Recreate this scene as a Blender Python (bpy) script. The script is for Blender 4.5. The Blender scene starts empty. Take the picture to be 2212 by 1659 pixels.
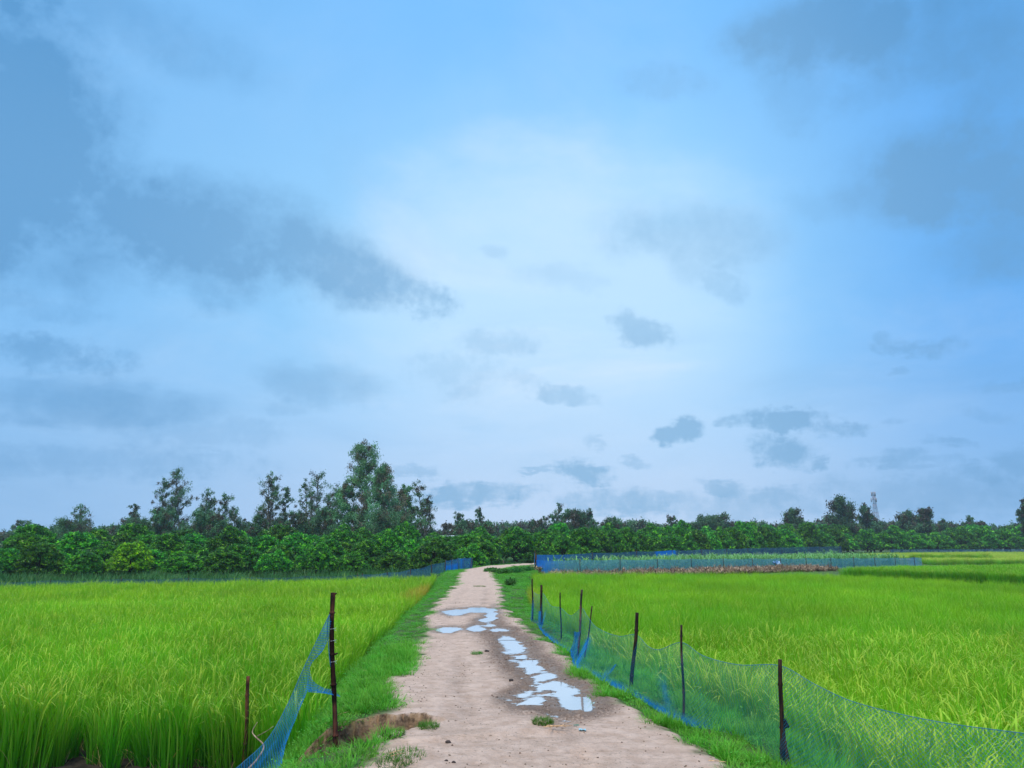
import bpy, math, random
import numpy as np
from mathutils import Vector

R = math.radians
scene = bpy.context.scene
rng = np.random.default_rng(7)
random.seed(7)

# ------------------------------------------------------------------ camera
EYE = 1.65
PITCH = R(11.82)
cam_d = bpy.data.cameras.new('camera')
cam_d.sensor_width = 36.0
cam_d.lens = 27.19
cam_d.clip_start = 0.1
cam_d.clip_end = 9000
cam = bpy.data.objects.new('camera', cam_d)
scene.collection.objects.link(cam)
cam.location = (0, 0, EYE)
cam.rotation_euler = (R(90) + PITCH, 0, 0)
scene.camera = cam
FPX, CX, CY = 1670.9, 1106.0, 829.5

def ray(px, py):
    a, b = (px - CX) / FPX, -(py - CY) / FPX
    return np.array([a, math.cos(PITCH) - b * math.sin(PITCH), math.sin(PITCH) + b * math.cos(PITCH)])

def at(px, py, z):
    r = ray(px, py)
    return np.array([0, 0, EYE]) + r * ((z - EYE) / r[2])

def atd(px, py, d):
    r = ray(px, py)
    return np.array([0, 0, EYE]) + r * (d / r[1])

# ------------------------------------------------------------------ light and exposure
vs = scene.view_settings
vs.view_transform = 'Standard'
vs.look = 'None'
vs.gamma = 1.0
vs.use_curve_mapping = False
vs.exposure = 1.0
EXPO = 2.0
SUN_EL, SUN_ROT = R(66), R(205)
sun_d = bpy.data.lights.new('sun', 'SUN')
sun_d.energy = 1.5
sun_d.angle = R(25)
sun_d.color = (1.0, 0.86, 0.66)
sun = bpy.data.objects.new('sun', sun_d)
scene.collection.objects.link(sun)
sd = Vector((math.sin(SUN_ROT) * math.cos(SUN_EL), math.cos(SUN_ROT) * math.cos(SUN_EL), math.sin(SUN_EL)))
sun.rotation_euler = sd.to_track_quat('Z', 'Y').to_euler()

world = bpy.data.worlds.new('World')
scene.world = world
world.use_nodes = True
wt = world.node_tree
wt.nodes.clear()


class E:
    """tiny expression helper for shader maths"""
    def __init__(self, t, s):
        self.t, self.s = t, s

    def _m(self, op, *a, clamp=False):
        n = self.t.nodes.new('ShaderNodeMath')
        n.operation = op
        n.use_clamp = clamp
        for i, v in enumerate((self,) + a):
            if isinstance(v, E):
                self.t.links.new(v.s, n.inputs[i])
            else:
                n.inputs[i].default_value = float(v)
        return E(self.t, n.outputs[0])

    def __add__(self, o): return self._m('ADD', o)
    __radd__ = __add__
    def __sub__(self, o): return self._m('SUBTRACT', o)
    def __rsub__(self, o): return (self * -1) + o
    def __mul__(self, o): return self._m('MULTIPLY', o)
    __rmul__ = __mul__
    def __truediv__(self, o): return self._m('DIVIDE', o)
    def clamp(self): return self._m('ADD', 0.0, clamp=True)
    def f(self, op, *a): return self._m(op, *a)

    def step(self, lo, hi):
        n = self.t.nodes.new('ShaderNodeMapRange')
        n.interpolation_type = 'SMOOTHSTEP'
        self.t.links.new(self.s, n.inputs[0])
        n.inputs[1].default_value = lo
        n.inputs[2].default_value = hi
        return E(self.t, n.outputs[0])


def mixc(t, fac, a, b):
    n = t.nodes.new('ShaderNodeMix')
    n.data_type = 'RGBA'
    if isinstance(fac, E):
        t.links.new(fac.s, n.inputs[0])
    else:
        n.inputs[0].default_value = fac
    for v, i in ((a, 6), (b, 7)):
        if isinstance(v, (tuple, list)):
            n.inputs[i].default_value = (*v[:3], 1)
        else:
            t.links.new(v, n.inputs[i])
    return n.outputs[2]


def noise(t, vec, scale, detail=4, rough=0.5, dist=0.0, out=0):
    n = t.nodes.new('ShaderNodeTexNoise')
    n.inputs['Scale'].default_value = scale
    n.inputs['Detail'].default_value = detail
    n.inputs['Roughness'].default_value = rough
    n.inputs['Distortion'].default_value = dist
    if vec is not None:
        t.links.new(vec, n.inputs['Vector'])
    return n.outputs[out]


def combine(t, x, y, z):
    n = t.nodes.new('ShaderNodeCombineXYZ')
    for i, v in enumerate((x, y, z)):
        if isinstance(v, E):
            t.links.new(v.s, n.inputs[i])
        else:
            n.inputs[i].default_value = v
    return n.outputs[0]


def build_sky():
    t = wt
    tc = t.nodes.new('ShaderNodeTexCoord')
    sep = t.nodes.new('ShaderNodeSeparateXYZ')
    t.links.new(tc.outputs['Generated'], sep.inputs[0])
    x, y, z = (E(t, sep.outputs[i]) for i in range(3))
    u0 = x.f('ARCTAN2', y)                       # azimuth, 0 straight down the track
    v0 = z.f('ARCSINE')
    zz = z.f('MAXIMUM', 0.0) + 0.16
    plane = combine(t, x / zz, y / zz, 0.0)      # clouds lie on a level layer overhead
    n1 = E(t, noise(t, plane, 1.7, 7, 0.60, 0.3)) - 0.5
    n2 = E(t, noise(t, plane, 5.5, 7, 0.62, 0.2)) - 0.5
    n3 = E(t, noise(t, tc.outputs['Generated'], 13, 7, 0.62)) - 0.5
    n4 = E(t, noise(t, tc.outputs['Generated'], 30, 6, 0.6)) - 0.5
    n5 = E(t, noise(t, tc.outputs['Generated'], 75, 6, 0.65)) - 0.5
    u = u0 + n1 * 0.07 + n3 * 0.035
    v = v0 + n2 * 0.035 + n3 * 0.03
    # cloud banks: px, py, half width, half height, rotation(deg), strength, softness
    banks = [
        (-10, 300, 200, 240, 0, .95, 1.1), (110, 540, 200, 80, 10, .45, 1.2), (120, 400, 90, 90, 0, .5, 1.0),
        (400, 510, 220, 100, -6, .85, .9), (450, 450, 110, 60, -10, .6, .8), (600, 520, 190, 85, -16, .75, .9),
        (740, 580, 170, 70, -16, .75, .8), (870, 630, 110, 40, -14, .6, .7), (400, 600, 110, 46, -25, .55, .8),
        (250, 40, 260, 60, -5, .35, 1.2),
        (100, 770, 130, 34, 0, .55, .8), (170, 870, 240, 42, 2, .5, .9), (60, 660, 120, 24, 0, .3, 1.),
        (690, 830, 120, 42, -4, .38, .8), (620, 880, 60, 18, 0, .25, .8), (980, 800, 100, 40, 0, .25, 1.), (1000, 850, 40, 20, 0, .25, .8),
        (1080, 740, 80, 30, 0, .3, .9), (1075, 545, 30, 20, 0, .22, .8), (1220, 600, 90, 26, -8, .16, 1.), (1120, 815, 50, 20, -10, .25, .8),
        (1235, 850, 50, 18, -14, .4, .7), (1380, 712, 60, 34, -20, .48, .7), (1310, 690, 14, 10, 0, .2, .8),
        (1500, 510, 180, 62, -10, .42, .9), (1560, 610, 60, 26, -30, .3, .8), (1480, 560, 70, 50, -30, .25, .8),
        (1790, 60, 190, 75, 0, .8, 1.), (1700, 150, 110, 80, -40, .3, 1.), (2060, 60, 170, 110, -10, .6, 1.), (1960, 160, 180, 40, 10, .3, 1.),
        (2130, 370, 200, 90, -12, .9, 1.), (1960, 400, 150, 50, 6, .5, 1.), (2190, 520, 110, 60, 0, .6, 1.1), (2190, 180, 110, 60, 0, .5, 1.1),
        (1430, 180, 90, 30, -10, .25, 1.), (1750, 450, 70, 30, -10, .2, 1.),
        (1960, 752, 65, 15, -8, .55, .6), (1900, 735, 18, 14, 0, .35, .7), (1930, 808, 25, 6, 0, .35, .6),
        (1480, 925, 42, 24, 10, .7, .5), (1690, 905, 95, 24, -5, .75, .5), (1800, 925, 70, 16, -6, .6, .6), (1590, 912, 45, 12, 4, .5, .6),
        (1690, 972, 62, 32, -6, .6, .6), (1780, 1000, 22, 14, -20, .5, .6), (1750, 1012, 14, 10, -20, .3, .6),
        (1265, 1022, 56, 24, -6, .62, .6), (1370, 995, 28, 12, -4, .35, .6), (1160, 1012, 36, 6, 6, .35, .6), (1300, 950, 26, 12, -10, .25, .7),
        (1030, 1068, 140, 24, 3, .6, .6), (900, 1018, 50, 12, -2, .35, .7), (960, 1085, 80, 12, 0, .3, .7),
        (1330, 1085, 110, 26, 0, .5, .7), (1420, 1075, 80, 20, -6, .35, .7), (1560, 1055, 60, 20, -14, .5, .6), (1680, 1075, 90, 22, 0, .45, .7), (1620, 1100, 200, 26, 0, .35, .8),
        (1930, 920, 26, 12, 10, .35, .7), (2040, 960, 40, 10, -12, .4, .6), (1930, 990, 50, 16, 4, .4, .7), (1995, 1000, 60, 10, 0, .3, .7),
        (2120, 1025, 55, 18, -10, .45, .7), (2200, 1000, 40, 30, 0, .4, .8), (2000, 1070, 200, 40, 0, .35, 1.), (2150, 900, 60, 12, -16, .2, .8), (2180, 830, 50, 14, 0, .25, .8),
        (450, 990, 60, 12, 2, .25, .7), (470, 940, 130, 26, 4, .2, .8), (150, 1000, 300, 34, 2, .3, 1.),
    ]
    dens = None
    for (px, py, rx, ry, rot, s, soft) in banks:
        if py > 890:
            s = min(.9, s * 1.25)
        r = ray(px, py)
        r /= np.linalg.norm(r)
        cu, cv = math.atan2(r[0], r[1]), math.asin(r[2])
        rx, ry = rx / FPX * 1.15, ry / FPX * 1.15
        c, sn = math.cos(R(rot)), math.sin(R(rot))
        du, dv = u - cu, v - cv
        a = (du * c + dv * sn) / rx
        b = (dv * c - du * sn) / ry
        k = (n3 * 1.4 + n4 * 2.2 + n5 * 2.0) if ry < .028 else (n3 * 1.9 + n4 * .8 + n5 * .3)
        q = (1.0 - a * a - b * b) + k
        d = (q.step(-.75 * soft, 1.1) * 0.95 + q.step(-.1, .95) * 0.28) * s * (1 + n4 * .7 + n3 * .7)
        dens = d if dens is None else dens.f('MAXIMUM', d) + d.f('MINIMUM', dens) * 0.12
    wisps = E(t, noise(t, plane, 1.2, 9, 0.66, 0.7)).step(0.46, 0.80) * 0.26
    dens = (dens + wisps).clamp()
    # clear part of the overcast
    hz = v0.step(0.30, 0.0)
    up = v0.step(0.38, 0.68)
    side = (u0 - 0.06)
    left = u0.step(0.02, -0.62)
    right = u0.step(0.18, 0.62)
    base = mixc(t, up, (0.34, 0.66, 0.98), (0.20, 0.52, 0.97))
    base = mixc(t, left * 0.8, base, (0.19, 0.47, 0.85))
    base = mixc(t, right * 0.95, base, (0.12, 0.40, 0.86))
    gu, gv = (u0 - 0.05) / 0.30, (v0 - 0.31 + n1 * 0.2) / 0.20
    glow = ((gu * gu + gv * gv) * -1).f('EXPONENT') if False else (gu * gu + gv * gv + n1 * 0.6)
    glow = glow.step(1.5, 0.0)
    base = mixc(t, glow * 0.65, base, (0.59, 0.79, 0.98))
    w2 = E(t, noise(t, plane, 1.1, 7, 0.6, 0.4)).step(0.45, 0.72)
    base = mixc(t, w2 * glow * 0.5 + w2 * 0.14, base, (0.72, 0.85, 1.0))
    hcol = mixc(t, (left * 0.8 + right * 0.85).clamp(), (0.54, 0.68, 0.90), (0.22, 0.46, 0.78))
    base = mixc(t, hz * 0.9, base, hcol)
    ccol = mixc(t, (left * 0.7 + right * 0.6 + up * 0.3).clamp(), (0.23, 0.45, 0.70), (0.07, 0.265, 0.55))
    col = mixc(t, (dens * 0.85).clamp(), base, ccol)
    low = z.step(0.0, -0.05)
    col = mixc(t, low, col, (0.06, 0.13, 0.08))
    sky = t.nodes.new('ShaderNodeTexSky')
    sky.sky_type = 'NISHITA'
    sky.sun_disc = False
    sky.sun_elevation = SUN_EL
    sky.sun_rotation = SUN_ROT
    sky.air_density, sky.dust_density, sky.ozone_density = 1.0, 1.0, 1.0
    mul = t.nodes.new('ShaderNodeVectorMath')
    mul.operation = 'SCALE'
    t.links.new(col, mul.inputs[0])
    mul.inputs['Scale'].default_value = 1.07 / EXPO / 0.1
    sc = t.nodes.new('ShaderNodeVectorMath')
    sc.operation = 'SCALE'
    t.links.new(sky.outputs[0], sc.inputs[0])
    sc.inputs['Scale'].default_value = 0.01
    add = t.nodes.new('ShaderNodeVectorMath')
    t.links.new(mul.outputs[0], add.inputs[0])
    t.links.new(sc.outputs[0], add.inputs[1])
    bg = t.nodes.new('ShaderNodeBackground')
    bg.inputs[1].default_value = 0.1
    t.links.new(add.outputs[0], bg.inputs[0])
    out = t.nodes.new('ShaderNodeOutputWorld')
    t.links.new(bg.outputs[0], out.inputs[0])
    world.cycles.sampling_method = 'MANUAL'
    world.cycles.sample_map_resolution = 512


build_sky()
scene.cycles.max_bounces = 8
scene.cycles.diffuse_bounces = 3
scene.cycles.glossy_bounces = 2
scene.cycles.transmission_bounces = 4
scene.cycles.transparent_max_bounces = 24
scene.cycles.volume_bounces = 0
scene.cycles.use_denoising = True

# ------------------------------------------------------------------ helpers
COL = scene.collection


def tag(o, label=None, cat=None, group=None, kind=None):
    if label: o['label'] = label
    if cat: o['category'] = cat
    if group: o['group'] = group
    if kind: o['kind'] = kind
    return o


def empty(name, loc, rz=0.0, scl=1.0):
    o = bpy.data.objects.new(name, None)
    o.empty_display_size = 0.2
    COL.objects.link(o)
    o.location = tuple(float(c) for c in loc)
    o.rotation_euler = (0, 0, rz)
    if isinstance(scl, (int, float)):
        scl = (scl,) * 3
    o.scale = scl
    return o


def make_mesh(name, V, F, mat=None, col=None, uv=None, attrs=None, smooth=False):
    """V (n,3); F array (m,k) or list of such arrays"""
    V = np.asarray(V, dtype=np.float32)
    Fs = F if isinstance(F, list) else [F]
    Fs = [np.asarray(f, dtype=np.int32) for f in Fs if len(f)]
    me = bpy.data.meshes.new(name)
    me.vertices.add(len(V))
    me.vertices.foreach_set('co', V.ravel())
    loops = np.concatenate([f.ravel() for f in Fs]) if Fs else np.zeros(0, np.int32)
    sizes = np.concatenate([np.full(len(f), f.shape[1], np.int32) for f in Fs]) if Fs else np.zeros(0, np.int32)
    me.loops.add(len(loops))
    me.loops.foreach_set('vertex_index', loops)
    me.polygons.add(len(sizes))
    starts = np.concatenate([[0], np.cumsum(sizes)[:-1]]).astype(np.int32) if len(sizes) else sizes
    me.polygons.foreach_set('loop_start', starts)
    if smooth:
        me.polygons.foreach_set('use_smooth', np.ones(len(sizes), dtype=bool))
    me.update(calc_edges=True)
    if col is not None:
        a = me.attributes.new('col', 'FLOAT_COLOR', 'POINT')
        c4 = np.ones((len(V), 4), np.float32)
        c4[:, :3] = col
        a.data.foreach_set('color', c4.ravel())
    if uv is not None:
        l = me.uv_layers.new(name='UVMap')
        l.data.foreach_set('uv', np.asarray(uv, np.float32)[loops].ravel())
    for k, v in (attrs or {}).items():
        a = me.attributes.new(k, 'FLOAT', 'POINT')
        a.data.foreach_set('value', np.asarray(v, np.float32))
    if mat:
        me.materials.append(mat)
    return me


def link(name, me, parent=None):
    o = bpy.data.objects.new(name, me)
    COL.objects.link(o)
    if parent:
        o.parent = parent
    return o


class MB:
    """collects pieces into one mesh"""
    def __init__(self):
        self.V, self.F, self.C, self.n = [], {}, [], 0

    def add(self, V, F, col=(1, 1, 1)):
        V = np.asarray(V, float)
        F = np.asarray(F, np.int32)
        self.V.append(V)
        self.F.setdefault(F.shape[1], []).append(F + self.n)
        c = np.asarray(col, float)
        self.C.append(np.broadcast_to(c, (len(V), 3)))
        self.n += len(V)
        return self

    def tube(self, pts, rad, seg=7, col=(1, 1, 1), caps=True):
        pts = np.asarray(pts, float)
        rad = np.broadcast_to(np.asarray(rad, float), (len(pts),))
        tan = np.gradient(pts, axis=0)
        tan /= np.linalg.norm(tan, axis=1)[:, None] + 1e-9
        ref = np.array([1, 0, 0]) if abs(tan[0][0]) < .9 else np.array([0, 1, 0])
        a = np.cross(tan, ref)
        a /= np.linalg.norm(a, axis=1)[:, None] + 1e-9
        b = np.cross(tan, a)
        th = np.linspace(0, 2 * math.pi, seg, endpoint=False)
        ring = np.cos(th)[None, :, None] * a[:, None] + np.sin(th)[None, :, None] * b[:, None]
        V = (pts[:, None] + ring * rad[:, None, None]).reshape(-1, 3)
        F = []
        for i in range(len(pts) - 1):
            for j in range(seg):
                k = (j + 1) % seg
                F.append((i * seg + j, i * seg + k, (i + 1) * seg + k, (i + 1) * seg + j))
        cc = np.asarray(col, float)
        if cc.ndim == 2:
            cc = np.repeat(cc, seg, axis=0)
        base = self.n
        self.add(V, F, cc)
        if caps:
            self.F.setdefault(seg, []).append(np.array([list(range(seg))[::-1]], np.int32) + base)
            self.F.setdefault(seg, []).append(np.array([list(range(seg))], np.int32) + base + (len(pts) - 1) * seg)
        return self

    def box(self, lo, hi, col=(1, 1, 1)):
        x0, y0, z0 = lo
        x1, y1, z1 = hi
        V = [(x0, y0, z0), (x1, y0, z0), (x1, y1, z0), (x0, y1, z0), (x0, y0, z1), (x1, y0, z1), (x1, y1, z1), (x0, y1, z1)]
        F = [(0, 3, 2, 1), (4, 5, 6, 7), (0, 1, 5, 4), (1, 2, 6, 5), (2, 3, 7, 6), (3, 0, 4, 7)]
        return self.add(V, F, col)

    def mesh(self, name, mat, smooth=False):
        V = np.concatenate(self.V)
        return make_mesh(name, V, [np.concatenate(f) for f in self.F.values()], mat, np.concatenate(self.C), smooth=smooth)

    def build(self, name, mat, parent=None, smooth=False):
        return link(name, self.mesh(name, mat, smooth), parent)


def _hash(ix, iy, seed):
    h = (ix.astype(np.int64) * 374761393 + iy.astype(np.int64) * 668265263 + seed * 1442695041) & 0xFFFFFFFF
    h = ((h ^ (h >> 13)) * 1274126177) & 0xFFFFFFFF
    return ((h ^ (h >> 16)) & 0xFFFF) / 65535.0


def vnoise(x, y, seed=0):
    ix, iy = np.floor(x), np.floor(y)
    fx, fy = x - ix, y - iy
    fx, fy = fx * fx * (3 - 2 * fx), fy * fy * (3 - 2 * fy)
    a, b = _hash(ix, iy, seed), _hash(ix + 1, iy, seed)
    c, d = _hash(ix, iy + 1, seed), _hash(ix + 1, iy + 1, seed)
    return (a + (b - a) * fx) * (1 - fy) + (c + (d - c) * fx) * fy


def fbm(x, y, scale, seed=0, octv=4):
    x, y = np.asarray(x, float) * scale, np.asarray(y, float) * scale
    s, a, tot = 0, 1.0, 0
    for o in range(octv):
        s = s + a * vnoise(x + 13.7 * o, y - 7.3 * o, seed + o)
        tot += a
        a *= .5
        x, y = x * 2.03, y * 2.03
    return s / tot - .5


def sstep(x, a, b):
    t = np.clip((x - a) / (b - a), 0, 1)
    return t * t * (3 - 2 * t)


# ------------------------------------------------------------------ materials
def new_mat(name):
    m = bpy.data.materials.new(name)
    m.use_nodes = True
    m.node_tree.nodes.clear()
    return m, m.node_tree


def finish(t, sh):
    o = t.nodes.new('ShaderNodeOutputMaterial')
    t.links.new(sh, o.inputs[0])


def principled(t, col, rough=0.6, spec=0.3, normal=None):
    p = t.nodes.new('ShaderNodeBsdfPrincipled')
    if isinstance(col, (tuple, list)):
        p.inputs['Base Color'].default_value = (*col[:3], 1)
    else:
        t.links.new(col, p.inputs['Base Color'])
    if isinstance(rough, E):
        t.links.new(rough.s, p.inputs['Roughness'])
    else:
        p.inputs['Roughness'].default_value = rough
    if isinstance(spec, E):
        t.links.new(spec.s, p.inputs['Specular IOR Level'])
    else:
        p.inputs['Specular IOR Level'].default_value = spec
    if normal is not None:
        t.links.new(normal, p.inputs['Normal'])
    return p.outputs[0]


def attr(t, name, out='Color'):
    n = t.nodes.new('ShaderNodeAttribute')
    n.attribute_name = name
    return n.outputs[out]


def scale_col(t, c, f):
    n = t.nodes.new('ShaderNodeVectorMath')
    n.operation = 'SCALE'
    t.links.new(c, n.inputs[0])
    if isinstance(f, E):
        t.links.new(f.s, n.inputs['Scale'])
    else:
        n.inputs['Scale'].default_value = f
    return n.outputs[0]


def mulc(t, a, b):
    n = t.nodes.new('ShaderNodeVectorMath')
    n.operation = 'MULTIPLY'
    t.links.new(a, n.inputs[0])
    if isinstance(b, (tuple, list)):
        n.inputs[1].default_value = b
    else:
        t.links.new(b, n.inputs[1])
    return n.outputs[0]


def bump(t, h, strength=0.4, dist=0.02):
    n = t.nodes.new('ShaderNodeBump')
    n.inputs['Strength'].default_value = strength
    n.inputs['Distance'].default_value = dist
    t.links.new(h.s if isinstance(h, E) else h, n.inputs['Height'])
    return n.outputs[0]


def leaf_mat(name, tint=(1, 1, 1), trans=0.3, rough=0.5, spec=0.3, var=0.25, zone=None):
    m, t = new_mat(name)
    c = attr(t, 'col')
    geo = t.nodes.new('ShaderNodeNewGeometry')
    oi = t.nodes.new('ShaderNodeObjectInfo')
    rnd = E(t, oi.outputs['Random'])
    c = mulc(t, c, tint)
    big = E(t, noise(t, geo.outputs['Position'], 0.13, 3))
    c = scale_col(t, c, (rnd * var * 2 + (1 - var)) * ((big - 0.5) * 0.7 + 1.0))
    hs = t.nodes.new('ShaderNodeHueSaturation')
    t.links.new((rnd * 0.03 + 0.485).s, hs.inputs['Hue'])
    t.links.new(c, hs.inputs['Color'])
    c = hs.outputs[0]
    if zone:
        c = zone(t, geo, c)
    p = principled(t, c, rough, spec)
    tr = t.nodes.new('ShaderNodeBsdfTranslucent')
    t.links.new(mulc(t, c, (1.25, 1.25, .7)), tr.inputs[0])
    mx = t.nodes.new('ShaderNodeMixShader')
    mx.inputs[0].default_value = trans
    t.links.new(p, mx.inputs[1])
    t.links.new(tr.outputs[0], mx.inputs[2])
    finish(t, mx.outputs[0])
    return m


def rice_zone(t, geo, c):
    pos = geo.outputs['Position']
    sep = t.nodes.new('ShaderNodeSeparateXYZ')
    t.links.new(pos, sep.inputs[0])
    x, y = E(t, sep.outputs[0]), E(t, sep.outputs[1])
    n = E(t, noise(t, pos, 0.35, 4, 0.6))
    n2 = E(t, noise(t, combine(t, x * 0.06, y * 0.3, 0.0), 1.0, 3))
    # riper, yellower stand further out in bands across the field
    ripe = (y.step(8, 40) * 0.72 + n2.step(0.45, 0.65) * 0.28) * n.step(0.3, 0.7)
    c = mixc(t, ripe, c, (0.44, 0.68, 0.022))
    pat = E(t, noise(t, combine(t, x * .30, y * .12, 0.0), 1.0, 5, 0.6))
    c = scale_col(t, c, pat.step(.30, .70) * .26 + .86)
    # golden corners of the two plots beside the track
    dx, dy = (x + 3.9) / 0.9, (y - 36) / 7.0
    g1 = (dx * dx + dy * dy + (n - 0.5) * 1.4).step(1.2, 0.1)
    dx, dy = (x - 0.2) / 0.8, (y - 27) / 9.0
    g2 = (dx * dx + dy * dy + (n - 0.5) * 1.4).step(1.2, 0.1)
    return mixc(t, (g1 * 0.8 + g2 * 0.5).clamp(), c, (0.62, 0.44, 0.06))


M_RICE = leaf_mat('rice_leaf', trans=0.30, rough=0.5, spec=0.2, var=0.12, zone=rice_zone)
M_GRASS = leaf_mat('grass_leaf', trans=0.3, rough=0.55, spec=0.2, var=0.15)
M_MANGO = leaf_mat('mango_leaf', trans=0.3, rough=0.4, spec=0.4, var=0.32)
M_LIME = leaf_mat('fresh_leaf', tint=(2.4, 1.6, .9), trans=0.3, rough=0.45, spec=0.3, var=0.1)
M_EUC = leaf_mat('gum_leaf', trans=0.2, rough=0.5, spec=0.3, var=0.15)
M_CORN = leaf_mat('corn_leaf', trans=0.3, rough=0.45, spec=0.3, var=0.1)
M_DRY = leaf_mat('dry_stalk', trans=0.1, rough=0.8, spec=0.1, var=0.1)


def bark_mat(name, a, b, scale=14):
    m, t = new_mat(name)
    tc = t.nodes.new('ShaderNodeTexCoord')
    mp = t.nodes.new('ShaderNodeMapping')
    mp.inputs['Scale'].default_value = (1, 1, 0.25)
    t.links.new(tc.outputs['Object'], mp.inputs[0])
    n = E(t, noise(t, mp.outputs[0], scale, 5, 0.65))
    c = mixc(t, n.step(0.35, 0.68), a, b)
    c = mulc(t, c, attr(t, 'col'))
    finish(t, principled(t, c, 0.85, 0.15, bump(t, n, 0.6, 0.01)))
    return m


M_BARK = bark_mat('dark_bark', (0.035, 0.03, 0.028), (0.10, 0.085, 0.07), 8)
M_PALEBARK = bark_mat('pale_bark', (0.16, 0.15, 0.12), (0.34, 0.32, 0.27), 3)
M_POST = bark_mat('charred_bamboo', (0.012, 0.010, 0.011), (0.075, 0.04, 0.028), 22)
M_STICK = bark_mat('weathered_wood', (0.10, 0.07, 0.05), (0.32, 0.24, 0.17), 30)


def soil_mat(name):
    """dirt, grass floor and paddy mud by the ground's own masks"""
    m, t = new_mat(name)
    geo = t.nodes.new('ShaderNodeNewGeometry')
    pos = geo.outputs['Position']
    road = E(t, attr(t, 'road', 'Fac'))
    wet = E(t, attr(t, 'wet', 'Fac'))
    gul = E(t, attr(t, 'gully', 'Fac'))
    field = E(t, attr(t, 'field', 'Fac'))
    dry = E(t, attr(t, 'ruts', 'Fac'))
    nb = E(t, noise(t, pos, 0.9, 5, 0.6))
    nm = E(t, noise(t, pos, 5.5, 6, 0.65))
    nf = E(t, noise(t, pos, 34, 5, 0.7))
    nff = E(t, noise(t, pos, 110, 3, 0.6))
    sep = t.nodes.new('ShaderNodeSeparateXYZ')
    t.links.new(pos, sep.inputs[0])
    streak = E(t, noise(t, combine(t, E(t, sep.outputs[0]) * 2.2, E(t, sep.outputs[1]) * 9.0, 0.0), 2.0, 5, 0.7))
    dirt = mixc(t, nm.step(0.3, 0.7), (0.56, 0.385, 0.285), (0.77, 0.565, 0.445))
    dirt = mixc(t, nb.step(0.5, 0.72) * 0.45, dirt, (0.50, 0.36, 0.27))
    dirt = mixc(t, streak.step(0.54, 0.66) * 0.55, dirt, (0.36, 0.25, 0.175))
    dirt = mixc(t, nf.step(0.57, 0.66) * nb.step(.35, .6) * 0.75, dirt, (0.20, 0.135, 0.10))
    dirt = mixc(t, nff.step(0.6, 0.75) * 0.3, dirt, (0.75, 0.62, 0.5))
    dirt = mixc(t, (dry * nf.step(0.30, 0.52)).clamp(), dirt, (0.13, 0.085, 0.06))
    wetc = mixc(t, nf.step(0.4, 0.6), (0.17, 0.115, 0.08), (0.40, 0.29, 0.22))
    dirt = mixc(t, (wet * (nm * 0.8 + 0.6)).clamp() * 0.85, dirt, wetc)
    gcol = mixc(t, nm.step(0.35, 0.65), (0.035, 0.10, 0.018), (0.11, 0.17, 0.04))
    gcol = mixc(t, nf.step(0.52, 0.7) * 0.5, gcol, (0.22, 0.17, 0.10))
    mud = mixc(t, nm.step(0.4, 0.6), (0.018, 0.016, 0.012), (0.05, 0.04, 0.028))
    gc = mixc(t, nm.step(0.38, 0.62), (0.07, 0.042, 0.025), (0.40, 0.26, 0.15))
    c = mixc(t, field, gcol, mud)
    c = mixc(t, road, c, dirt)
    c = mixc(t, gul, c, gc)
    rough = (0.92 - wet * (nm.step(0.35, 0.6)) * 0.55)
    h = nm * 0.6 + nf * 0.5 + nff * 0.15 + streak * 0.35
    finish(t, principled(t, c, rough, 0.3, bump(t, h, 0.9, 0.05)))
    return m


M_SOIL = soil_mat('earth')


def water_mat():
    m, t = new_mat('muddy_water')
    geo = t.nodes.new('ShaderNodeNewGeometry')
    n = E(t, noise(t, geo.outputs['Position'], 9, 3))
    p = principled(t, (0.72, 0.66, 0.62), 0.06, 0.9)
    g = t.nodes.new('ShaderNodeBsdfGlossy')
    g.inputs['Roughness'].default_value = 0.06
    g.inputs['Color'].default_value = (1, 1, 1, 1)
    t.links.new(bump(t, n, 0.05, 0.01), g.inputs['Normal'])
    mx = t.nodes.new('ShaderNodeMixShader')
    lw = t.nodes.new('ShaderNodeLayerWeight')
    lw.inputs[0].default_value = 0.35
    t.links.new((E(t, lw.outputs['Facing']).step(0.2, 0.8) * .68).s, mx.inputs[0])
    t.links.new(p, mx.inputs[1])
    t.links.new(g.outputs[0], mx.inputs[2])
    # a film of water a few millimetres deep lets the wet mud show
    tp = t.nodes.new('ShaderNodeBsdfTransparent')
    dp = E(t, attr(t, 'depth', 'Fac'))
    nn = E(t, noise(t, geo.outputs['Position'], 26, 4, 0.65)) - .5
    m2 = t.nodes.new('ShaderNodeMixShader')
    t.links.new((dp + nn * .012).step(-.001, .009).s, m2.inputs[0])
    t.links.new(tp.outputs[0], m2.inputs[1])
    t.links.new(mx.outputs[0], m2.inputs[2])
    finish(t, m2.outputs[0])
    return m


M_WATER = water_mat()


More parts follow.
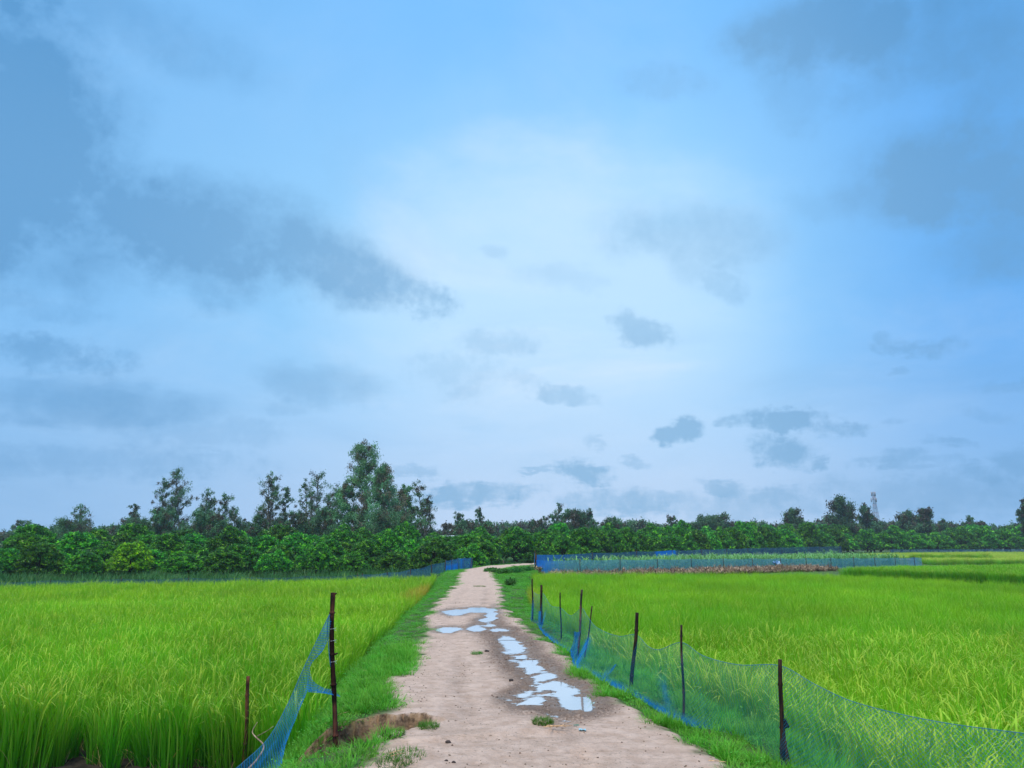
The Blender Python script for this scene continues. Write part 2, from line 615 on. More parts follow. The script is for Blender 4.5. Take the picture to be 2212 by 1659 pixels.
def net_mat(name, col, pitch, cover, base_alpha=0.0, trans=.5):
    m, t = new_mat(name)
    uv = t.nodes.new('ShaderNodeUVMap')
    sep = t.nodes.new('ShaderNodeSeparateXYZ')
    t.links.new(uv.outputs[0], sep.inputs[0])
    a, b = E(t, sep.outputs[0]), E(t, sep.outputs[1])
    w = E(t, noise(t, uv.outputs[0], 6, 3)) * 0.02
    p1 = ((a + b + w) / pitch).f('FRACT').f('LESS_THAN', cover)
    p2 = ((a - b + w + 50.0) / pitch).f('FRACT').f('LESS_THAN', cover)
    big = E(t, noise(t, uv.outputs[0], 1.6, 4, 0.6))
    dense = E(t, attr(t, 'dense', 'Fac'))
    al = p1.f('MAXIMUM', p2).f('MAXIMUM', base_alpha)
    fold = E(t, noise(t, combine(t, a * 7.0, b * 1.2, 0.0), 1.0, 4, 0.7)).step(0.3, 0.62)
    al = (al + dense * (fold * 0.75 + 0.2) + big.step(0.5, 0.75) * 0.07 + E(t, noise(t, combine(t, a * 9.0, b * 0.8, 0.0), 1.0, 4, 0.6)).step(.52, .7) * .10).clamp()
    c = mixc(t, (dense * 1.1).clamp(), col, (0.025, 0.30, 0.90))
    d = t.nodes.new('ShaderNodeBsdfDiffuse')
    t.links.new(c, d.inputs[0])
    tl = t.nodes.new('ShaderNodeBsdfTranslucent')
    t.links.new(c, tl.inputs[0])
    m1 = t.nodes.new('ShaderNodeMixShader')
    m1.inputs[0].default_value = trans
    t.links.new(d.outputs[0], m1.inputs[1])
    t.links.new(tl.outputs[0], m1.inputs[2])
    tp = t.nodes.new('ShaderNodeBsdfTransparent')
    m2 = t.nodes.new('ShaderNodeMixShader')
    t.links.new(al.s, m2.inputs[0])
    t.links.new(tp.outputs[0], m2.inputs[1])
    t.links.new(m1.outputs[0], m2.inputs[2])
    finish(t, m2.outputs[0])
    return m


M_NET = net_mat('blue_net', (0.03, 0.27, 0.46), 0.030, 0.095)
M_NETLEFT = net_mat('denser_blue_net', (0.02, 0.21, 0.46), 0.024, 0.16)
M_NETDARK = net_mat('worn_net', (0.10, 0.27, 0.42), 0.05, 0.2, 0.25)
M_NETFAR = net_mat('shade_net', (0.12, 0.24, 0.36), 0.05, 0.25, 0.34)
M_NETCYAN = net_mat('pale_net', (0.20, 0.50, 0.66), 0.05, 0.22, 0.28)


def plain_mat(name, col, rough=0.6, spec=0.3, sc=20, var=0.3):
    m, t = new_mat(name)
    tc = t.nodes.new('ShaderNodeTexCoord')
    n = E(t, noise(t, tc.outputs['Object'], sc, 4))
    c = mixc(t, n.step(0.3, 0.7), tuple(v * (1 - var) for v in col), tuple(min(1, v * (1 + var)) for v in col))
    finish(t, principled(t, c, rough, spec, bump(t, n, 0.3, 0.01)))
    return m


# ------------------------------------------------------------------ the track and the lie of the land
CL = np.array([  # x, y, half width
    (0.30, -30, 1.6), (0.30, 3, 1.5), (0.17, 6.3, 1.32), (-0.14, 9.3, 1.17), (-0.45, 13.4, 1.09), (-1.17, 20.8, .93),
    (-1.5, 36, .98), (-2.2, 47.7, 1.0), (-2.2, 56, 1.15), (-0.9, 67, 1.2), (2.2, 76, 1.2), (12, 86, 1.2), (30, 99, 1.2),
    (60, 104, 1.2)])


def lateral(x, y):
    """signed distance from the track's centre line (right positive), half width there, and y along it"""
    best = np.full(x.shape, 1e9)
    sgn = np.zeros(x.shape)
    hw = np.zeros(x.shape)
    for i in range(len(CL) - 1):
        a, b = CL[i], CL[i + 1]
        d = b[:2] - a[:2]
        L2 = d @ d
        t = np.clip(((x - a[0]) * d[0] + (y - a[1]) * d[1]) / L2, 0, 1)
        qx, qy = a[0] + d[0] * t, a[1] + d[1] * t
        r = np.hypot(x - qx, y - qy)
        side = np.sign((x - qx) * d[1] - (y - qy) * d[0])
        w = r < best
        best = np.where(w, r, best)
        sgn = np.where(w, side, sgn)
        hw = np.where(w, a[2] + (b[2] - a[2]) * t, hw)
    return best * sgn, hw


def field_edge_left(y):   # x where the left rice begins
    return np.interp(y, [0, 8.9, 12.3, 19.3, 36, 51, 60], [-2.3, -2.35, -2.75, -3.1, -3.75, -4.9, -6.8])


def verge_right(y):       # x of the net line or field edge on the right
    return np.interp(y, [0, 7.7, 9.4, 11.5, 13.4, 16.3, 20, 25, 36, 46, 52, 60], [2.7, 2.45, 1.94, 1.7, 1.25, .99, .62, .35, .7, .9, 1.6, 2.6])


PUD = [  # px, py, rx px, ry px, rot : pools on the track, turned into ground ellipses below
    (985, 1322, 34, 7), (1030, 1318, 34, 6), (1062, 1330, 14, 16), (1048, 1341, 16, 5),
    (967, 1361, 32, 7), (1030, 1360, 24, 7), (1078, 1362, 28, 5), (1030, 1352, 14, 4), (1058, 1350, 16, 4),
    (1094, 1382, 12, 6), (1108, 1396, 14, 9), (1122, 1408, 12, 6),
    (1094, 1382, 18, 8), (1104, 1390, 18, 9), (1116, 1402, 18, 9), (1128, 1418, 14, 8), (1142, 1434, 26, 10), (1156, 1446, 26, 10), (1176, 1462, 28, 11), (1196, 1480, 30, 12), (1222, 1498, 30, 14),
    (1246, 1517, 42, 17), (1262, 1528, 28, 10), (1132, 1502, 22, 8), (1154, 1512, 28, 12),
    (1098, 1512, 16, 4),
]
POOLS = []
for (px, py, rx, ry) in PUD:
    c = at(px, py, -0.012)
    e1, e2 = at(px + rx, py, -0.012), at(px, py - ry, -0.012)
    POOLS.append((c[0], c[1], max(.06, abs(e1[0] - c[0])), max(.08, abs(e2[1] - c[1]))))


def pool_q(x, y):
    """>0 inside a pool"""
    q = np.zeros(x.shape)
    for (cx, cy, rx, ry) in POOLS:
        dy = (y - cy)
        sl = 0.0 if cy > 14 else -0.30
        dx = (x - cx - sl * -dy * 0.5)
        d = 1 - np.sqrt((dx / rx) ** 2 + (dy / ry) ** 2)
        q += np.exp(np.clip(d * min(rx, 0.35) / .35, -9, 3) * 7)
    return np.log(q + 1e-9) / 7


GULLY = np.array([(-.80, 7.98, .14, .05), (-1.05, 7.95, .30, .22), (-1.35, 7.85, .44, .42), (-1.65, 7.6, .48, .58), (-2.0, 7.0, .34, .62), (-2.35, 6.5, .40, .75), (-2.9, 5.9, .5, .9)])


def gully_cut(x, y):
    cut = np.zeros(x.shape)
    msk = np.zeros(x.shape)
    for i in range(len(GULLY) - 1):
        a, b = GULLY[i], GULLY[i + 1]
        d = b[:2] - a[:2]
        t = np.clip(((x - a[0]) * d[0] + (y - a[1]) * d[1]) / (d @ d), 0, 1)
        qx, qy = a[0] + d[0] * t, a[1] + d[1] * t
        r = np.hypot(x - qx, y - qy)
        w = a[2] + (b[2] - a[2]) * t
        dep = a[3] + (b[3] - a[3]) * t
        far = ((x - qx) * d[1] - (y - qy) * d[0]) > 0          # far bank, the steep one
        rr = r / w + fbm(x, y, 7, 5, 3) * .5 + fbm(x, y, 26, 6, 3) * .35
        prof = np.where(far, 1 - sstep(rr, .72, 1.02), 1 - sstep(rr, .2, 1.2))
        c2 = dep * prof
        cut = np.maximum(cut, c2)
        msk = np.maximum(msk, np.where(far, 1 - sstep(rr, 1.0, 1.15), 1 - sstep(rr, .25, .8)) * sstep(dep, .03, .14))
    return cut, msk


def terrain(x, y):
    s, hw = lateral(x, y)
    wob = fbm(x, y, 1.3, 11, 4) * .55 + fbm(x, y, 5, 12, 3) * .30
    onroad = 1 - sstep(np.abs(s) + wob, hw - .10, hw + .12)
    u = -s - hw                                  # out from the left edge
    v = s - hw                                   # out from the right edge
    W = np.where(y < 60, np.clip(-field_edge_left(y) + (np.interp(y, CL[:, 1], CL[:, 0]) - hw), .5, 3), 1.2)
    Vv = np.where(y < 60, np.clip(verge_right(y) - (np.interp(y, CL[:, 1], CL[:, 0]) + hw), .4, 3), 1.2)
    fl = np.interp(y, [0, 50, 100, 170, 300], [-1.0, -.95, -.6, -.4, -.4])
    fr = np.interp(y, [0, 60, 100, 170, 300], [-.6, -.6, -.55, -.4, -.4])
    zl = -.05 * sstep(u, 0, .3) + (fl + .05) * sstep(u, W * .38, W * 1.18 + .12)
    zr = -.05 * sstep(v, 0, .3) + (fr + .05) * sstep(v, Vv * .85, Vv + .5)
    z = np.where(s < 0, zl, zr)
    near = sstep(120 - np.hypot(x, y), 0, 60)
    z = z + fbm(x, y, 1.1, 21, 4) * .05 * near * (1 - onroad) * sstep(np.abs(s), hw, hw + .3)
    z = z + fbm(x, y, 8, 22, 3) * .022 * near * (1 - onroad)
    # the track: shallow wheel tracks, crumbs of dried mud, a low lip across it
    pq = pool_q(x, y)
    q = pq + fbm(x, y, 3, 31, 4) * np.where(y > 14, .6, .26) - np.where(y > 14, .03, 0) + fbm(x, y, 10, 32, 4) * .20 * np.clip(1 - pq * 1.5, .25, 1) - .02
    basin = sstep(q, -.22, .34)
    ruts = np.exp(-((s - .42 + fbm(x, y, .7, 33, 2) * .2) / .13) ** 2) + .75 * np.exp(-((s + .45 + fbm(x, y, .8, 36, 2) * .3) / .12) ** 2)
    zroad = fbm(x, y, 2.2, 34, 3) * .022 + fbm(x, y, 14, 35, 3) * .016 + fbm(x, y, 45, 38, 2) * .006 - ruts * .012 * (1 + fbm(x, y, 12, 37, 2))
    tread = np.sin(y * 2 * math.pi / .085 + np.abs(s - .42) * 30) * np.exp(-((s - .42 + fbm(x, y, .7, 33, 2) * .2) / .12) ** 2) * sstep(y, 17, 12) * sstep(fbm(x, y, 1.5, 47, 3), -.12, .1)
    tread2 = np.sin(y * 2 * math.pi / .07 + s * 40) * np.exp(-((s + .45 + fbm(x, y, .8, 36, 2) * .3) / .10) ** 2) * sstep(y, 14, 10) * sstep(fbm(x, y, 1.3, 48, 3), .0, .2)
    zroad = zroad + tread * .010 + tread2 * .005
    lip = np.exp(-((y - 7.35 - .25 * x + fbm(x, y, 2, 39, 2) * .4) / .10) ** 2) * sstep(x, 1.3, .1) * .035
    zroad = zroad + lip * sstep(s, -hw, -hw + .5)
    churn = sstep(pq, -1.1, -.1) * sstep(s, -.3, .15) * sstep(y, 22, 16)
    zroad = zroad + churn * (fbm(x, y, 9, 41, 3)) * .075
    zroad = zroad * (1 - basin) + (-.034) * basin + .006 * (1 - basin)
    z = z * (1 - onroad) + zroad * onroad
    cut, gm = gully_cut(x, y)
    z = z - cut
    wet = sstep(q, -.55, .02) * onroad
    field = np.where(s < 0, sstep(u, W * .9, W * 1.3), sstep(v, Vv + .25, Vv + .6)) * (np.hypot(x, y) < 58)
    rt = np.clip((ruts * .4 * sstep(fbm(x, y, 1.1, 43, 3), -.1, .2) + churn * .95) * onroad * sstep(y, 40, 20), 0, 1)
    return z, onroad, wet, gm, field, rt, s, hw, u, v, W, Vv


def geo_axis(lo, hi, step, grow, far):
    a = list(np.arange(lo, hi + 1e-9, step))
    l, r, st = lo, hi, step
    L, Rr = [], []
    while r < far:
        st *= grow
        r += st
        Rr.append(r)
    st = step
    while l > -far:
        st *= grow
        l -= st
        L.append(l)
    return np.array(L[::-1] + a + Rr)


def ground_mesh():
    xs = geo_axis(-4.2, 3.4, .021, 1.10, 4000)
    ys = [-60, -30, -12, -4, 0, 2, 4]
    y = 5.0
    while y < 4000:
        ys.append(y)
        y += max(.02, y * .0031) if y < 30 else y * .006 if y < 70 else y * .02
    ys = np.array(ys)
    X, Y = np.meshgrid(xs, ys)
    shp = X.shape
    x, y = X.ravel(), Y.ravel()
    z, onroad, wet, gm, field, rt, s, hw, u, v, W, Vv = terrain(x, y)
    V = np.stack([x, y, z], 1)
    idx = np.arange(len(x)).reshape(shp)
    F = np.stack([idx[:-1, :-1], idx[:-1, 1:], idx[1:, 1:], idx[1:, :-1]], -1).reshape(-1, 4)
    isroad = onroad[F].mean(1) > .5
    at_ = dict(road=onroad, wet=wet, gully=gm, field=field, ruts=rt)
    for nm, sel in (('dirt_road', isroad), ('ground', ~isroad)):
        f = F[sel]
        used = np.unique(f)
        remap = np.full(len(V), -1, np.int32)
        remap[used] = np.arange(len(used))
        me = make_mesh(nm, V[used], remap[f], M_SOIL, attrs={k: a[used] for k, a in at_.items()}, smooth=True)
        tag(link(nm, me), kind='structure')


ground_mesh()

# pools: level sheets of water that fill the basins in the track
LEVEL = -0.013


def water_sheet(x0, x1, y0, y1, st=.03):
    X, Y = np.meshgrid(np.arange(x0, x1, st), np.arange(y0, y1, st))
    ok = (pool_q(X.ravel(), Y.ravel()) > -.75).reshape(X.shape) & (np.abs(lateral(X.ravel(), Y.ravel())[0]).reshape(X.shape) < 1.0)
    idx = np.arange(X.size).reshape(X.shape)
    c = ok[:-1, :-1] & ok[1:, 1:] & ok[1:, :-1] & ok[:-1, 1:]
    F = np.stack([idx[:-1, :-1], idx[:-1, 1:], idx[1:, 1:], idx[1:, :-1]], -1)[c]
    used = np.unique(F)
    mp = np.zeros(X.size, int)
    mp[used] = np.arange(len(used))
    V = np.stack([X.ravel(), Y.ravel(), np.full(X.size, LEVEL)], 1)[used]
    dep = LEVEL - terrain(V[:, 0], V[:, 1])[0]
    tag(link('puddle', make_mesh('puddle', V, mp[F], M_WATER, attrs=dict(depth=dep))), kind='structure')


for w in ((-2.4, .4, 14.6, 23.5), (-.9, 1.0, 12.2, 14.55), (-.9, 1.7, 7.9, 12.15)):
    water_sheet(*w)


def hz(x, y):
    return terrain(np.atleast_1d(np.asarray(x, float)), np.atleast_1d(np.asarray(y, float)))[0]


# ------------------------------------------------------------------ scatter of uncountable stuff
HID = []


def proto(name, me):
    o = bpy.data.objects.new(name, me)
    HID.append(o)
    return o


def scatter(name, protos, P, rot, scl, idx, label, cat):
    me = bpy.data.meshes.new(name)
    me.vertices.add(len(P))
    me.vertices.foreach_set('co', np.asarray(P, np.float32).ravel())
    a = me.attributes.new('rotv', 'FLOAT_VECTOR', 'POINT')
    a.data.foreach_set('vector', np.asarray(rot, np.float32).ravel())
    a = me.attributes.new('sclv', 'FLOAT_VECTOR', 'POINT')
    a.data.foreach_set('vector', np.asarray(scl, np.float32).ravel())
    a = me.attributes.new('pick', 'INT', 'POINT')
    a.data.foreach_set('value', np.asarray(idx, np.int32))
    me.update()
    o = link(name, me)
    ng = bpy.data.node_groups.new(name + '_nodes', 'GeometryNodeTree')
    ng.interface.new_socket('Geometry', in_out='INPUT', socket_type='NodeSocketGeometry')
    ng.interface.new_socket('Geometry', in_out='OUTPUT', socket_type='NodeSocketGeometry')
    N = ng.nodes
    gi, go = N.new('NodeGroupInput'), N.new('NodeGroupOutput')
    jn = N.new('GeometryNodeJoinGeometry')
    for p in protos:
        oi = N.new('GeometryNodeObjectInfo')
        oi.inputs['Object'].default_value = p
        oi.inputs['As Instance'].default_value = True
        ng.links.new(oi.outputs['Geometry'], jn.inputs[0])
    iop = N.new('GeometryNodeInstanceOnPoints')
    iop.inputs['Pick Instance'].default_value = True

    def na(nm, ty):
        n = N.new('GeometryNodeInputNamedAttribute')
        n.data_type = ty
        n.inputs[0].default_value = nm
        return n.outputs[0]
    e2r = N.new('FunctionNodeEulerToRotation')
    ng.links.new(na('rotv', 'FLOAT_VECTOR'), e2r.inputs[0])
    ng.links.new(e2r.outputs[0], iop.inputs['Rotation'])
    ng.links.new(na('sclv', 'FLOAT_VECTOR'), iop.inputs['Scale'])
    ng.links.new(na('pick', 'INT'), iop.inputs['Instance Index'])
    ng.links.new(gi.outputs[0], iop.inputs['Points'])
    ng.links.new(jn.outputs[0], iop.inputs['Instance'])
    ng.links.new(iop.outputs[0], go.inputs[0])
    md = o.modifiers.new('scatter', 'NODES')
    md.node_group = ng
    tag(o, label, cat, kind='stuff')
    return o


def rs_for(n, smin, smax, lean=.08, hvar=.12):
    rot = np.stack([rng.normal(0, lean, n), rng.normal(0, lean, n), rng.uniform(0, 6.283, n)], 1)
    s = rng.uniform(smin, smax, n)
    sc = np.stack([s, s, s * rng.uniform(1 - hvar, 1 + hvar, n)], 1)
    return rot, sc


def blades(n, r0, L, th0, bend, w, col, seg=4, colvar=.2, seedz=0.0, tipcol=None, wexp=.6, sag=2.0):
    """n arching blades; returns V, F, C"""
    ph = rng.uniform(0, 6.283, n)
    rr = r0 * np.sqrt(rng.uniform(0, 1, n))
    ph0 = ph + rng.normal(0, .8, n)
    base = np.stack([rr * np.cos(ph0), rr * np.sin(ph0), np.full(n, seedz)], 1)
    Ls = rng.uniform(L[0], L[1], n)
    t0 = rng.uniform(th0[0], th0[1], n)
    bd = rng.uniform(bend[0], bend[1], n)
    ws = rng.uniform(w[0], w[1], n)
    twist = ph + math.pi / 2 + rng.normal(0, .5, n)
    side = np.stack([np.cos(twist), np.sin(twist), np.zeros(n)], 1)
    V = np.zeros((n, seg + 1, 2, 3))
    p = base.copy()
    for k in range(seg + 1):
        t = k / seg
        wd = ws * max(.04, (1 - t) ** wexp if wexp else 1)
        V[:, k, 0] = p - side * wd[:, None] * .5
        V[:, k, 1] = p + side * wd[:, None] * .5
        th = t0 + bd * ((k + .5) / seg) ** sag
        p = p + (Ls / seg)[:, None] * np.stack([np.sin(th) * np.cos(ph), np.sin(th) * np.sin(ph), np.cos(th)], 1)
    F = []
    i = np.arange(n)[:, None] * (seg + 1) * 2
    for k in range(seg):
        F.append(np.concatenate([i + 2 * k, i + 2 * k + 1, i + 2 * k + 3, i + 2 * k + 2], 1))
    F = np.concatenate(F)
    c = np.asarray(col)[None] * (1 + rng.uniform(-colvar, colvar, (n, 1)))
    C = np.repeat(c[:, None], (seg + 1) * 2, 1).reshape(-1, 3).copy()
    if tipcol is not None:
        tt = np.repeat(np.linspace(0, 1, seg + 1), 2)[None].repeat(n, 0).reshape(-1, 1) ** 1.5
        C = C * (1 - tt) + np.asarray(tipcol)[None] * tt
    return V.reshape(-1, 3), F, C


LEAF = (0.075, 0.35, 0.012)  # blade foot, darkened to paint in canopy shade below the yellower tip
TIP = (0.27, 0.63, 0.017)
HEAD = (0.50, 0.68, 0.06)


def rice_clump(nb, nh, wide=1.0, rad=.035, spread=1.0, segs=5, head=HEAD, hl=(.78, .93)):
    m = MB()
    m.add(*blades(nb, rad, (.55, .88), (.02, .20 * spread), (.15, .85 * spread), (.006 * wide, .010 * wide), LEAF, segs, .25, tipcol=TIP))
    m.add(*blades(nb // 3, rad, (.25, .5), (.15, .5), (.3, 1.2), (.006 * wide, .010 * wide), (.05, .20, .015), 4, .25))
    m.add(*blades(nh, rad, hl, (.02, .16), (1.2, 2.8), (.006 * wide, .0095 * wide), (.12, .36, .025), 8, .15, tipcol=head, wexp=0.15, sag=5.0))
    m.add(*blades(max(1, nb // 14), rad * 1.5, (.2, .45), (.3, .8), (.3, 1.3), (.007 * wide, .01 * wide), (.45, .36, .14), 4, .2))
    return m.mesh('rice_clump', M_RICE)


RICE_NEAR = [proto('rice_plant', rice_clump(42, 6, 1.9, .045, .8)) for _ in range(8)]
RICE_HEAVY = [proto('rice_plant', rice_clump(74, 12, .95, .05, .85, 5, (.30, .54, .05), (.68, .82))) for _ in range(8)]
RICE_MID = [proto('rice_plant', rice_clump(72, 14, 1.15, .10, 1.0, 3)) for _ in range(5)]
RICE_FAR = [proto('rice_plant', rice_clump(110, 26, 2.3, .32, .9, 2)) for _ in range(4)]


def recoloured(protos, mat):
    out = []
    for p in protos:
        me = p.data.copy()
        me.materials.clear()
        me.materials.append(mat)
        out.append(proto('rice_plant', me))
    return out


M_RICE_LATE = leaf_mat('late_rice_leaf', tint=(.82, .93, .95), trans=0.35, rough=0.5, spec=0.2, var=0.12)
M_RICE_PALE = leaf_mat('ripening_rice_leaf', tint=(1.6, 1.12, 2.6), trans=0.35, rough=0.5, spec=0.2, var=0.12)
RICE_LATE, RICE_PALE = recoloured(RICE_FAR, M_RICE_LATE), recoloured(RICE_FAR, M_RICE_PALE)


def inpoly(x, y, poly):
    c = np.zeros(x.shape, bool)
    n = len(poly)
    for i in range(n):
        x0, y0 = poly[i]
        x1, y1 = poly[(i + 1) % n]
        k = ((y0 > y) != (y1 > y)) & (x < (x1 - x0) * (y - y0) / (y1 - y0 + 1e-12) + x0)
        c ^= k
    return c


def grid_pts(x0, x1, y0, y1, sp, jit=.25, ang=0.0):
    xs, ys = np.arange(x0, x1, sp), np.arange(y0, y1, sp)
    X, Y = np.meshgrid(xs, ys)
    x, y = X.ravel(), Y.ravel()
    x = x + rng.normal(0, sp * jit, x.shape)
    y = y + rng.normal(0, sp * jit, y.shape)
    return x, y


def view_cull(x, y, extra=3.5):
    return np.abs(x) < y * .68 + extra


def rice_field(name, near_sets, poly, bands, label, sp_scale=1.0, hmul=1.0, keep=None):
    P, Rr, S, I = [], [], [], []
    xs = [p[0] for p in poly]
    ys = [p[1] for p in poly]
    protos = []
    for (ya, yb, sp, st) in bands:
        x, y = grid_pts(min(xs), max(xs), max(min(ys), ya), min(max(ys), yb), sp, .13)
        m = inpoly(x, y, poly) & view_cull(x, y)
        if keep is not None:
            m &= keep(x, y)
        x, y = x[m], y[m]
        if not len(x):
            continue
        z = hz(x, y)
        n = len(x)
        rot, sc = rs_for(n, .9, 1.12, .07, .08)
        hh = (1 + fbm(x, y, .35, 51, 3) * .22) * hmul
        sc[:, 2] *= hh
        off = len(protos)
        protos += st
        P.append(np.stack([x, y, z - .01], 1)); Rr.append(rot); S.append(sc); I.append(off + rng.integers(0, len(st), n))
    return scatter(name, protos, np.concatenate(P), np.concatenate(Rr), np.concatenate(S), np.concatenate(I), label, 'rice')


# left plot: from the dark muddy margin at the photo's corner out to the orchard
poly_left = [(-2.45, 9.9), (-2.85, 12.3), (-3.2, 19.3), (-3.9, 36), (-4.9, 50.5), (-26, 39.5), (-34, 36), (-34, 14), (-10, 10.6), (-7.4, 10.3)]
rice_field('rice_field', None, poly_left, [(9, 11.2, .36, RICE_NEAR), (11.2, 13, .29, RICE_NEAR), (13, 16, .25, RICE_NEAR), (16, 30, .25, RICE_MID), (30, 60, .36, RICE_FAR)],
           'tall green rice standing in clumps left of the dirt track')
# right plot behind the net
def keep_r(x, y):
    return x > verge_right(y) + .32
poly_right = [(2.9, 4.5), (2.0, 9.4), (1.2, 13.4), (.9, 20), (.5, 25), (.9, 36), (1.3, 46), (17.4, 46.5), (22, 34), (40, 31), (40, 4.5)]
rice_field('rice_field', None, poly_right, [(4, 14, .22, RICE_HEAVY), (14, 29, .25, RICE_MID), (29, 60, .36, RICE_FAR)],
           'green rice with drooping seed heads behind the low blue net', keep=keep_r)
poly_mid = [(23.5, 57), (31, 43), (54, 38), (66, 74), (44, 67)]
rice_field('rice_field', None, poly_mid, [(30, 90, .40, RICE_LATE)], 'darker green strip of rice beyond the right plot', hmul=.98)
poly_far = [(49, 93), (92, 100), (150, 160), (150, 175), (100, 172), (66, 150)]
rice_field('rice_field', None, poly_far, [(80, 180, .7, RICE_PALE)], 'pale yellow green rice field at far right before the orchard', hmul=1.0)


# verge turf
def turf(n, r, L, w, leafy=0):
    m = MB()
    m.add(*blades(n, r, L, (.1, 1.0), (.2, 1.0), w, (.11, .38, .035), 2, .35, tipcol=(.20, .54, .045)))
    if leafy:
        c = np.stack([rng.normal(0, r * .6, leafy), rng.normal(0, r * .6, leafy), rng.uniform(.01, .04, leafy)], 1)
        V, F, C = leaf_quads(c, rng.normal(0, 1, (leafy, 3)) * (1, 1, .3), .018, .016, (.12, .42, .045), .35, up=True)
        m.add(V, F, C)
    return m.mesh('turf', M_GRASS)


def leaf_quads(cen, dirs, L, W, col, colvar=.2, up=False):
    n = len(cen)
    d = dirs / (np.linalg.norm(dirs, axis=1)[:, None] + 1e-9)
    r = rng.normal(0, 1, (n, 3))
    if up:
        r = np.tile(np.array([[0, 0, 1.0]]), (n, 1)) + rng.normal(0, .35, (n, 3))
    s = np.cross(d, r)
    s /= np.linalg.norm(s, axis=1)[:, None] + 1e-9
    L = np.broadcast_to(np.asarray(L, float), (n,)) * rng.uniform(.75, 1.25, n)
    W = np.broadcast_to(np.asarray(W, float), (n,)) * rng.uniform(.75, 1.25, n)
    a, b = cen - d * L[:, None] / 2, cen + d * L[:, None] / 2
    m1, m2 = cen + s * W[:, None] / 2, cen - s * W[:, None] / 2
    V = np.stack([a, m1, b, m2], 1).reshape(-1, 3)
    F = np.arange(4 * n).reshape(n, 4)
    col = np.asarray(col, float)
    if col.ndim == 1:
        col = np.tile(col, (n, 1))
    c = col * (1 + rng.uniform(-colvar, colvar, (n, 1)))
    return V, F, np.repeat(c, 4, axis=0)


TURF_N = [proto('turf', turf(110, .10, (.008, .024), (.0035, .006), 80)) for _ in range(5)]
TURF_F = [proto('turf', turf(100, .20, (.014, .036), (.010, .016), 60)) for _ in range(4)]
TURF_T = [proto('turf', turf(60, .12, (.06, .17), (.005, .009), 0)) for _ in range(4)]


def verge_turf():
    P, Rr, S, I = [], [], [], []
    n_try = 60000
    for (ya, yb, dens, off, k, smin, smax) in ((5.4, 14, 95, 0, 5, .8, 1.2), (14, 26, 30, 5, 4, .7, 1.1), (26, 75, 16, 5, 4, 1.0, 1.5)):
        x0, x1 = (-5, 4.5) if ya < 40 else (-6, 5)
        n = int((x1 - x0) * (yb - ya) * dens)
        x, y = rng.uniform(x0, x1, n), rng.uniform(ya, yb, n)
        z, road, wet, gm, field, rt, s, hw, u, v, W, Vv = terrain(x, y)
        patch = fbm(x, y, 1.6, 61, 4)
        left = (s < 0) & (u < W * 1.35) & (u > -.35)
        right = (s > 0) & (v < Vv + .45) & (v > -.3)
        g = (left | right) & (road < .45) & (gm < .35)
        # worn places where the soil shows through
        bare = sstep(patch, .10, .24) * (1 - sstep(np.where(s < 0, u, v), .25, .9))
        g &= rng.uniform(0, 1, n) > bare * .9 + np.where((s > 0) & (y < 9), .45 * sstep(v, .6, .0), 0)
        g &= view_cull(x, y, 1.5)
        xx, yy, zz, ww = x[g], y[g], z[g], np.where(s < 0, u / W, v / Vv)[g]
        m = len(xx)
        rot, sc = rs_for(m, smin, smax, .12, .25)
        sc[:, 2] *= .75 + sstep(ww, .6, 1.1) * .9
        P.append(np.stack([xx, yy, zz - .004], 1)); Rr.append(rot); S.append(sc); I.append(off + rng.integers(0, k, m))
    # longer tufts along the foot of both banks and strays at the track's edge
    n = 26000
    x, y = rng.uniform(-5, 4.5, n), rng.uniform(5.5, 30, n)
    z, road, wet, gm, field, rt, s, hw, u, v, W, Vv = terrain(x, y)
    g = (((s < 0) & (u > W * .75) & (u < W * 1.3)) | ((s > 0) & (v > Vv * .95) & (v < Vv + .4)) |
         ((gm > .3) & (gm < .9) & (rng.uniform(0, 1, n) < .12))) & (rng.uniform(0, 1, n) < .25)
    xx, yy, zz = x[g], y[g], z[g]
    m = len(xx)
    rot, sc = rs_for(m, .8, 1.5, .15, .25)
    P.append(np.stack([xx, yy, zz - .004], 1)); Rr.append(rot); S.append(sc); I.append(9 + rng.integers(0, 4, m))
    return scatter('grass', TURF_N + TURF_F + TURF_T, np.concatenate(P), np.concatenate(Rr), np.concatenate(S), np.concatenate(I),
                   'short green turf along both banks of the dirt track', 'grass')


verge_turf()

